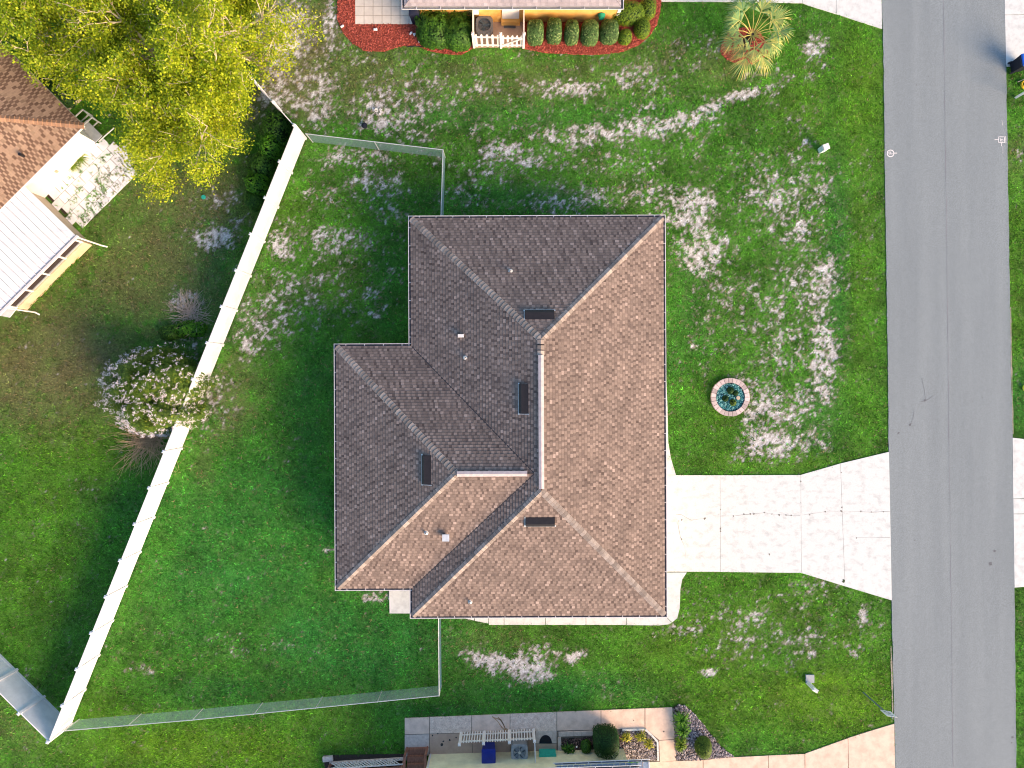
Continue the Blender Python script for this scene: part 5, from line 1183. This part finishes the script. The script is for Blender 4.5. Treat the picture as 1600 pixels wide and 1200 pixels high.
spray('weed_clump', 118, 258, .4, .25, m_leaf_lm, 'grassy weeds at the foot of the white wall, lower clump', 120, .012, 'weeds', 1.3, 76)
for i in range(9):
    px = 52 + i * 8.5; py = 472 - i * 8.0
    spray('weed_clump', px, py, .28, .12, m_leaf_br, ['first', 'second', 'third', 'fourth', 'fifth', 'sixth', 'seventh', 'eighth', 'ninth'][i] + ' clump of weeds from the lower end of the porch knee wall', 30, .012, 'weeds', 1, 80 + i, 'weeds along the porch wall')
# palm
pcx = P(1164, 71); pl_ = thing('palm_tree', (pcx.x, pcx.y, 0), 0, 'small fan palm with yellow green fronds on a round red mulch bed', 'palm')
mb = MB(); mb.tube([(pcx.x, pcx.y, -.05), (pcx.x, pcx.y, .5), (pcx.x + .02, pcx.y, 1.15)], [.22, .19, .16], 12)
for i in range(26):
    a = i * 2.4; z = .1 + i * .04; d = Vector((math.cos(a), math.sin(a), 0)); mb.bar(Vector((pcx.x, pcx.y, z)) + d * .14, Vector((pcx.x, pcx.y, z + .12)) + d * .27, .07, .02)
mb.build('trunk', m_stemd, pl_)
pr_r = random.Random(5)
for i in range(21):
    a = i * 2.39996 + .4; inner = i / 21; el = R(48 - 44 * inner); Lp = pr_r.uniform(.9, 1.5)
    if R(0): pass
    base = Vector((pcx.x + .08 * math.cos(a), pcx.y + .08 * math.sin(a), 1.15)); d = Vector((math.cos(a), math.sin(a), 0))
    tip = base + d * Lp * math.cos(el) + Vector((0, 0, Lp * math.sin(el) * .8)); midp = base.lerp(tip, .5) + Vector((0, 0, .12))
    mb = MB(); mb.tube([base, midp, tip], [.022, .016, .012], 5, tone=.9); frd = mb.build('frond', m_petiole, pl_)
    mb = MB(); sdv = Vector((-d.y, d.x, 0)); fw = (tip - midp).normalized(); fold = pr_r.uniform(.15, .5); tilt = pr_r.uniform(-.5, .5)
    sdv = (sdv + Vector((0, 0, tilt))).normalized(); nrm = fw.cross(sdv).normalized(); nrm = nrm if nrm.z > 0 else -nrm
    nS_ = 24; Lb = pr_r.uniform(.7, 1.0)
    for k in range(nS_):
        th = R(-80 + 160 * k / (nS_ - 1)); th += pr_r.uniform(-.03, .03); L_ = Lb * (1 - .32 * abs(th) / 2) * pr_r.uniform(.9, 1.08)
        start = tip - fw * .18 * (1 if abs(th) > 1 else .3)
        dd = (fw * math.cos(th) + sdv * math.sin(th) + nrm * (fold * abs(math.sin(th)) * .6)).normalized(); side = dd.cross(nrm).normalized()
        p1 = start + dd * L_ * .55 + Vector((0, 0, -.04)); p2 = start + dd * L_ * .85 + Vector((0, 0, -.16 - .1 * pr_r.random())); p3 = start + dd * L_ + Vector((0, 0, -.30 - .12 * pr_r.random()))
        v = [start - side * .006, start + side * .006, p1 - side * .019, p1 + side * .019, p2 - side * .010, p2 + side * .010, p3]
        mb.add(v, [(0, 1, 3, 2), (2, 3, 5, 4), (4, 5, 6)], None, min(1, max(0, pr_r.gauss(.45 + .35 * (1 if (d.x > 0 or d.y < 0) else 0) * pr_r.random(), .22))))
    mb.build('leaflets', m_palm, frd)
# trees
def tree(px, py, h_, R_, m, label, seed, nlimb=8, nleaf=60000, zc=None, lean=(0, 0), lsize=.06, trunk_r=.24, fork=.30, name='tree', ry=1.0):
    c = P(px, py); t = thing(name, (c.x, c.y, 0), 0, label, 'tree'); rr_ = random.Random(seed); r = np.random.default_rng(seed)
    tips = []; wood = MB(); tz = h_ * fork
    mb = MB(); mb.tube([(c.x, c.y, -.1), (c.x + .05, c.y, tz * .5), (c.x + lean[0] * .3, c.y + lean[1] * .3, tz)], [trunk_r * 1.3, trunk_r, trunk_r * .9], 10); mb.build('trunk', m_bark, t, smooth=True)
    prune = [(-400, 118), (0, 112), (45, 128), (75, 145), (112, 152), (132, 190), (165, 212), (205, 244), (225, 330), (-400, 400)]
    def bad(q_):
        k_ = H / (H - q_.z) / S; return bool(inpoly(np.array([800 + q_.x * k_]), np.array([600 - q_.y * k_]), prune)[0])
    def grow(p, d, L_, rad, dep):
        if dep > 0 and bad(p + d * L_ * (1.0 if dep > 2 else 1.6)): return
        pts = [p]; dd = d.copy()
        for i in range(3):
            dd = (dd + Vector((rr_.gauss(0, .16), rr_.gauss(0, .16), rr_.gauss(0.04, .12)))).normalized(); pts.append(pts[-1] + dd * L_ / 3)
        wood.tube(pts, [rad, rad * .85, rad * .7, rad * .5], 6 if dep < 2 else 4, cap=False)
        if dep >= 1 and not bad(pts[3]): tips.extend([(pts[2], dep), (pts[3], dep)])
        if dep == 4: return
        n_ = (5, 4, 3, 3)[dep]
        for i in range(n_):
            q_ = pts[rr_.choice((1, 2, 2, 3, 3))]; ax = Vector((rr_.gauss(0, 1), rr_.gauss(0, 1), rr_.gauss(.15, .5))).normalized()
            grow(q_, (dd * .85 + ax * .75).normalized(), L_ * rr_.uniform(.5, .72), rad * .56, dep + 1)
    top = Vector((c.x + lean[0] * .3, c.y + lean[1] * .3, tz))
    for i in range(nlimb):
        a = 2 * math.pi * i / nlimb + rr_.uniform(-.3, .3); el = R(rr_.uniform(8, 42)) if i % 4 else R(70)
        d = Vector((math.cos(a) * math.cos(el), math.sin(a) * math.cos(el) * ry, math.sin(el))); grow(top, d, R_ * .55 * rr_.uniform(.85, 1.1), trunk_r * .46, 0)
    wood.build('limbs', m_bark, t)
    T = np.array([tuple(p) for p, d in tips if d >= 3]); w_ = r.random(len(T)) ** 1.5 + .12; w_ /= w_.sum()
    ii = r.choice(len(T), nleaf, p=w_); cl = T[ii] + r.normal(0, 1, (nleaf, 3)) * np.array([.19, .19, .13]) * (R_ / 5.5)
    zn = (cl[:, 2] - cl[:, 2].min()) / np.ptp(cl[:, 2])
    tn = np.clip(r.normal(.48, .2, nleaf) + (r.random(len(T))[ii] - .5) * .5, 0, 1)
    leaves('crown', cl, lsize, m, t, seed=seed, tones=tn, asp=.6); return t
tree(326, 148, 6.4, 5.9, m_leaf_tree, 'large yellow green tree with pale limbs in the upper left', 105, 13, 160000, lean=(.4, -.4), trunk_r=.26, lsize=.052)
tree(155, 48, 7.6, 4.9, m_leaf_tree2, 'dense yellow green tree in the top left corner behind the large tree', 102, 9, 100000, trunk_r=.24, lsize=.055)
tree(400, 62, 5.6, 1.9, m_leaf_tree2, 'smaller green tree at the top between the large tree and the sandy ground', 103, 7, 34000, trunk_r=.16, lsize=.05)
# crape myrtle with blossom
cm = P(264, 612); myr = thing('flowering_shrub', (cm.x, cm.y, 0), 0, 'round crape myrtle covered in pink white blossom over the white fence', 'shrub')
r = np.random.default_rng(77); n_ = 24000; p, d = superell(n_, 2.25, 2.1, 2.9, 2.2, r)
lump = fbm(d[:, 0] * 4 + 5 + d[:, 2] * 3, d[:, 1] * 4, 7, 3) * 2 - 1
p = p * (1 + .30 * lump - np.abs(r.normal(0, .13, n_)))[:, None]; p[:, 2] += .35; low = r.random(n_) < .15; p[low, 2] *= r.uniform(.3, .9, low.sum()); p += np.array([cm.x, cm.y, 0])
leaves('foliage', p, .062, m_leaf_cr, myr, N_up=d, seed=77)
nc = 1250; p, d = superell(nc, 2.33, 2.17, 2.97, 2.2, r); pref = (d[:, 0] * -.5 + d[:, 1] * -.5 + .1 + r.normal(0, .6, nc)) > -.15; p = p[pref]; d = d[pref]
lump = fbm(d[:, 0] * 4 + 5 + d[:, 2] * 3, d[:, 1] * 4, 7, 3) * 2 - 1
p = p * (1.02 + .30 * lump)[:, None]; p[:, 2] += .38; p += np.array([cm.x, cm.y, 0])
q_ = np.repeat(p, 11, 0); dd = np.repeat(d, 11, 0); s_ = r.normal(0, 1, q_.shape) * .038; q_ = q_ + s_
leaves('blossom', q_, .020, m_flower, myr, N_up=dd, seed=78, asp=.8)
mb = MB(); rr_ = random.Random(3)
for i in range(9):
    a = rr_.uniform(0, 6.28); e = Vector((math.cos(a), math.sin(a), 0)) * rr_.uniform(.6, 1.5); mb.tube([(cm.x, cm.y, -.05), (cm.x + e.x * .4, cm.y + e.y * .4, 1.1), (cm.x + e.x, cm.y + e.y, 2.3)], [.05, .035, .015], 6)
mb.build('stem', m_bark, myr)
def brush(px, py, R_, h_, n_, label, seed, dirx=0, diry=0, name='dry_brush', m=m_twig):
    c = P(px, py); rr_ = random.Random(seed); mb = MB()
    for i in range(n_):
        a = rr_.uniform(0, 6.28); d = Vector((math.cos(a) + dirx, math.sin(a) + diry, rr_.uniform(.0, .6))).normalized(); L_ = R_ * rr_.uniform(.5, 1.15); p = Vector((c.x + rr_.gauss(0, R_ * .16), c.y + rr_.gauss(0, R_ * .16), .05)); pts = [p]
        for k in range(5): d = (d + Vector((rr_.gauss(0, .22), rr_.gauss(0, .22), rr_.gauss(-.05, .15)))).normalized(); pts.append(pts[-1] + d * L_ / 5); pts[-1].z = max(.03, min(pts[-1].z, h_))
        mb.tube(pts, [.013, .011, .009, .007, .005, .004], 4, cap=False, tone=rr_.random())
        if rr_.random() < .7:
            q_ = pts[3]; e = (d + Vector((rr_.gauss(0, .7), rr_.gauss(0, .7), 0))).normalized(); mb.tube([q_, q_ + e * L_ * .2, q_ + e * L_ * .35 + Vector((0, 0, .05))], [.007, .005, .003], 3, cap=False)
    return mb.build(name, m, None, label=label, cat='dry brush')
brush(238, 684, 1.9, 1.2, 230, 'pile of bare dry branches below the crape myrtle by the fence', 5, -.35, -.1)
brush(300, 490, 1.2, 1.2, 110, 'tangle of bare dry twigs above the crape myrtle', 6, .0, .2, m=mat('grey_twig', (.56, .48, .40), (.42, .35, .30), scale=5))
bush('shrub', 300, 516, .85, .45, .7, m_leaf_br, 'low bright green shrub between the bare twigs and the crape myrtle', 'shrub', 1800, .055, 2.1, seed=41, lump=.35)
bush('shrub', 268, 520, .55, .4, .5, m_leaf_md, 'small low green shrub left of the bright green shrub', 'shrub', 1100, .05, 2.1, seed=42, lump=.3)
vines = [(437, 205, .7, .9, 1.3), (428, 232, .6, .8, 1.2), (415, 262, .55, .75, 1.1), (405, 290, .6, .6, 1.0), (400, 315, .4, .5, .8)]
vl = ['green vine bush behind the top end of the diagonal fence', 'green vine bush behind the second panel of the diagonal fence', 'green vine bush behind the third panel of the diagonal fence', 'low green vine bush behind the fourth panel of the diagonal fence', 'small vine bush lowest of the row behind the diagonal fence']
for i, (px, py, rx, ry, h_) in enumerate(vines): bush('vine_bush', px, py, rx, ry, h_, m_leaf_br if i % 2 else m_leaf_md, vl[i], 'bush', 1700, .06, 2.1, 'vine bushes behind the diagonal fence', seed=90 + i, lump=.35)
bush('shrub', 398, 118, .3, .5, .9, m_leaf_md, 'small green shrub outside the white fence under the tree', 'shrub', 700, .05, 2.1, seed=97, lump=.3)

# ------------------------------------------------------------------ brick ring planter
rc = P(1140, 620.5); rp = thing('brick_planter', (rc.x, rc.y, 0), 0, 'round planter ringed with pinkish bricks in the front lawn', 'planter')
nb_ = 26; ri, ro = 22.6 * S, 30.0 * S
for k in range(nb_):
    a0 = 2 * math.pi * (k + .04) / nb_; a1 = 2 * math.pi * (k + .96) / nb_; dz = random.uniform(-.01, .01); e = random.uniform(-.012, .012); zt_ = .16 + dz
    v = []
    for z in (-.05, zt_):
        for (r__, a_) in ((ri, a0), (ro + e, a0), (ro + e, a1), (ri, a1)): v.append((rc.x + r__ * math.cos(a_), rc.y + r__ * math.sin(a_), z))
    mb = MB(); mb.add(v, [(3, 2, 1, 0), (4, 5, 6, 7), (0, 1, 5, 4), (1, 2, 6, 5), (2, 3, 7, 6), (3, 0, 4, 7)]); mb.build('brick', m_brick, rp)
mb = MB(); mb.prism([(rc.x + ri * math.cos(a), rc.y + ri * math.sin(a)) for a in np.linspace(0, 2 * math.pi, 25)[:-1]], -.05, .05); mb.build('soil', m_soil, rp)
circ = [(1140 + 21.8 * math.cos(a), 620.5 + 21.8 * math.sin(a)) for a in np.linspace(0, 2 * math.pi, 20)[:-1]]
r = np.random.default_rng(9)
ch_ = chips('glass_pebbles', [circ], 750, .075, m_glass_slag, 9, .8, label='teal and white glass pebbles inside the brick ring', cat='pebbles'); ch_.location.z = .05
for i, (px, py, s_, lab) in enumerate([(1140, 610, .20, 'dark round succulent at the top inside the brick ring'), (1132.5, 622.5, .17, 'dark round succulent at the left inside the brick ring'), (1144, 629, .18, 'olive round succulent at the bottom inside the brick ring'), (1148, 614, .15, 'small green plant at the right inside the brick ring')]):
    bush('succulent', px, py, s_, s_, .32, m_leaf_dk if i != 2 else m_leaf_cr, lab, 'plant', 300, .03, 2.0, 'plants inside the brick ring', seed=120 + i)
mb = MB(); c = P(1151.5, 621.5); mb.tube([(c.x, c.y, .08), (c.x, c.y, .2), (c.x, c.y, .205)], [.07, .10, .085], 12); mb.build('small_pot', m_tan, None, label='small tan pot of sand inside the brick ring', cat='pot')

# ------------------------------------------------------------------ pedestals, sign, small things
ped = thing('utility_pedestal', P(1283, 235), R(20), 'white box shaped utility pedestal in the lawn by the upper street', 'utility box')
c = P(1283, 235); mb = MB(); v_, f_ = box_vf(.30, .26, .55, (0, 0, .275)); mb.add(v_, f_, W[ped]); mb.build('cabinet', mat('pale_teal_plastic', (.62, .80, .80), (.55, .73, .73), scale=4, rough=.4), ped)
mb = MB(); v = [(-.17, -.15, .55), (.17, -.15, .55), (.17, .15, .55), (-.17, .15, .55), (-.15, -.13, .62), (.15, -.13, .62), (.15, .13, .62), (-.15, .13, .62)]
mb.add(v, [(3, 2, 1, 0), (4, 5, 6, 7), (0, 1, 5, 4), (1, 2, 6, 5), (2, 3, 7, 6), (3, 0, 4, 7)], W[ped]); mb.build('cap', m_pvc, ped)
ped2 = thing('cable_pedestal', P(1264, 1069), R(-30), 'slim white cable pedestal in the lawn near the street sign', 'utility box')
mb = MB(); a = P(1263, 1067.5); mb.add(*box_vf(.26, .14, .85, (0, 0, .42)), Matrix.Translation(a) @ Matrix.Rotation(R(-30), 4, 'Z')); mb.build('post', m_pvc, ped2)
mb = MB(); mb.add([(-.15, -.09, .85), (.15, -.09, .85), (.15, .09, .85), (-.15, .09, .85), (-.1, 0, .93), (.1, 0, .93)], [(0, 1, 5, 4), (2, 3, 4, 5), (1, 2, 5), (3, 0, 4)], Matrix.Translation(a) @ Matrix.Rotation(R(-30), 4, 'Z')); mb.build('cap', m_pvc, ped2)
mb = MB(); a = P(1265, 1060); mb.box((a.x, a.y, .03), (.42, .40, .1), R(0)); vb = mb.build('meter_vault', m_acgrey, None, label='grey square meter vault lid in the grass beside the slim pedestal', cat='utility cover')
sg = thing('street_sign', P(1349, 1082), 0, 'white street sign on a dark pole at the lower right by the street', 'sign')
a = P(1349, 1082); mb = MB(); mb.bar(a + Vector((0, 0, -.1)), a + Vector((0, 0, 2.75)), .07, .05); mb.build('pole', mat('sign_pole', (.14, .20, .20), (.10, .15, .15), scale=8), sg)
mb = MB(); sM = Matrix.Translation(a + Vector((0, .05, 2.42))) @ Matrix.Rotation(R(-8), 4, 'Z'); mb.add(*box_vf(.50, .012, .62), sM); plt = mb.build('sign_plate', m_pvc, sg)
for (x, z, w_, h_) in ((-.10, -.14, .12, .08), (.06, -.16, .10, .06), (.0, -.02, .22, .04), (.0, .16, .26, .03)):
    mb = MB(); mb.add(*box_vf(w_, .004, h_, (x, .0085, z)), sM); mb.build('sign_print', m_acdark, plt)
# right edge post and yellow objects
mbx = thing('mailbox', P(1587, 152.5), 0, 'white post of a mailbox at the right edge across the street', 'mailbox')
a = P(1587, 152.5); mb = MB(); mb.bar(a, a + Vector((0, 0, 1.1)), .10, .10); mb.build('post', m_pvc, mbx)
mb = MB(); mb.box((a.x - .1, a.y, 1.2), (.5, .2, .2)); mb.build('box', m_pvc, mbx)
m_yp = mat('yellow_plastic', (.80, .55, .03), (.7, .45, .02), rough=.4)
mb = MB(); c = P(1599, 133)
for k in range(3): mb.tube([(c.x + .15 * math.cos(t), c.y + .17 * math.sin(t), .05 + .04 * k) for t in np.linspace(0, 2 * math.pi, 16)], .03, 6)
mb.build('hose_coil', m_yp, None, label='small yellow coil in the grass below the black bin', cat='hose')
mb = MB(); mb.tube([P(1590, 128, .05), P(1600, 124, .12), P(1612, 123, .1)], .02, 5); mb.build('stick', m_tan, None, label='thin pale stick between the black bin and the yellow coil', cat='stick')
mb = MB(); c = P(1600, 606)
for k in range(2): mb.tube([(c.x + .09 * math.cos(t), c.y + .14 * math.sin(t), .05 + .04 * k) for t in np.linspace(0, 2 * math.pi, 14)], .025, 6)
mb.build('hose_coil', mat('lime_plastic', (.65, .75, .05)), None, label='small lime yellow ring in the grass at the middle right edge', cat='ring')
# debris on the lawns
mb = MB(); c = P(592, 175)
for i in range(7): mb.box((c.x + random.uniform(-.16, .2), c.y + random.uniform(-.13, .13), .03), (random.uniform(.06, .16), random.uniform(.04, .1), .03), random.uniform(0, 3))
mb.tube([(c.x - .12 + .08 * math.cos(t), c.y + .07 + .08 * math.sin(t), .06) for t in np.linspace(0, 2 * math.pi, 12)], .022, 5)
mb.build('paper_scrap', m_pvc, None, label='crumpled white scraps on the sandy patch above the chain link fence', cat='litter')
mb = MB(); c = P(570, 197); mb.tube([(c.x, c.y, -.02), (c.x, c.y, .10), (c.x + .02, c.y, .14)], [.13, .15, .08], 10); mb.build('black_pot', m_black, None, label='small black pot in the grass near the chain link fence', cat='pot')
mb = MB(); c = P(318, 308); mb.tube([(c.x, c.y, 0), (c.x, c.y, .035)], [.12, .10], 12); mb.build('plastic_lid', m_teal, None, label='small teal plastic lid lying in the left yard', cat='lid')
for i, (px, py, a_) in enumerate([(535, 42, .5), (587, 47, 0), (642, 53, 1.0), (656, 66, .3), (647, 55, 2)]):
    c = P(px, py); mb = MB(); mb.box((c.x, c.y, .05), (random.uniform(.12, .2), random.uniform(.06, .1), .06), a_); mb.box((c.x + .05, c.y + .03, .07), (.08, .06, .05), a_ + .5)
    mb.build('white_rock', m_flag, None, label=['small white rock on the left arm of the red mulch', 'small white rock below the bottom edge of the tiled patio', 'white rock on red mulch left of the big bushes, upper of three', 'white rock lowest on the red mulch left of the big bushes', 'white rock on red mulch left of the big bushes, middle of three'][i], cat='rock', group='white rocks on the red mulch')
mb = MB(); mb.tube([P(636, 73, .03), P(650, 72, .04), P(662, 73.5, .03)], .02, 5); mb.build('edging_tube', m_black, None, label='black plastic edging at the bottom of the red mulch', cat='edging')
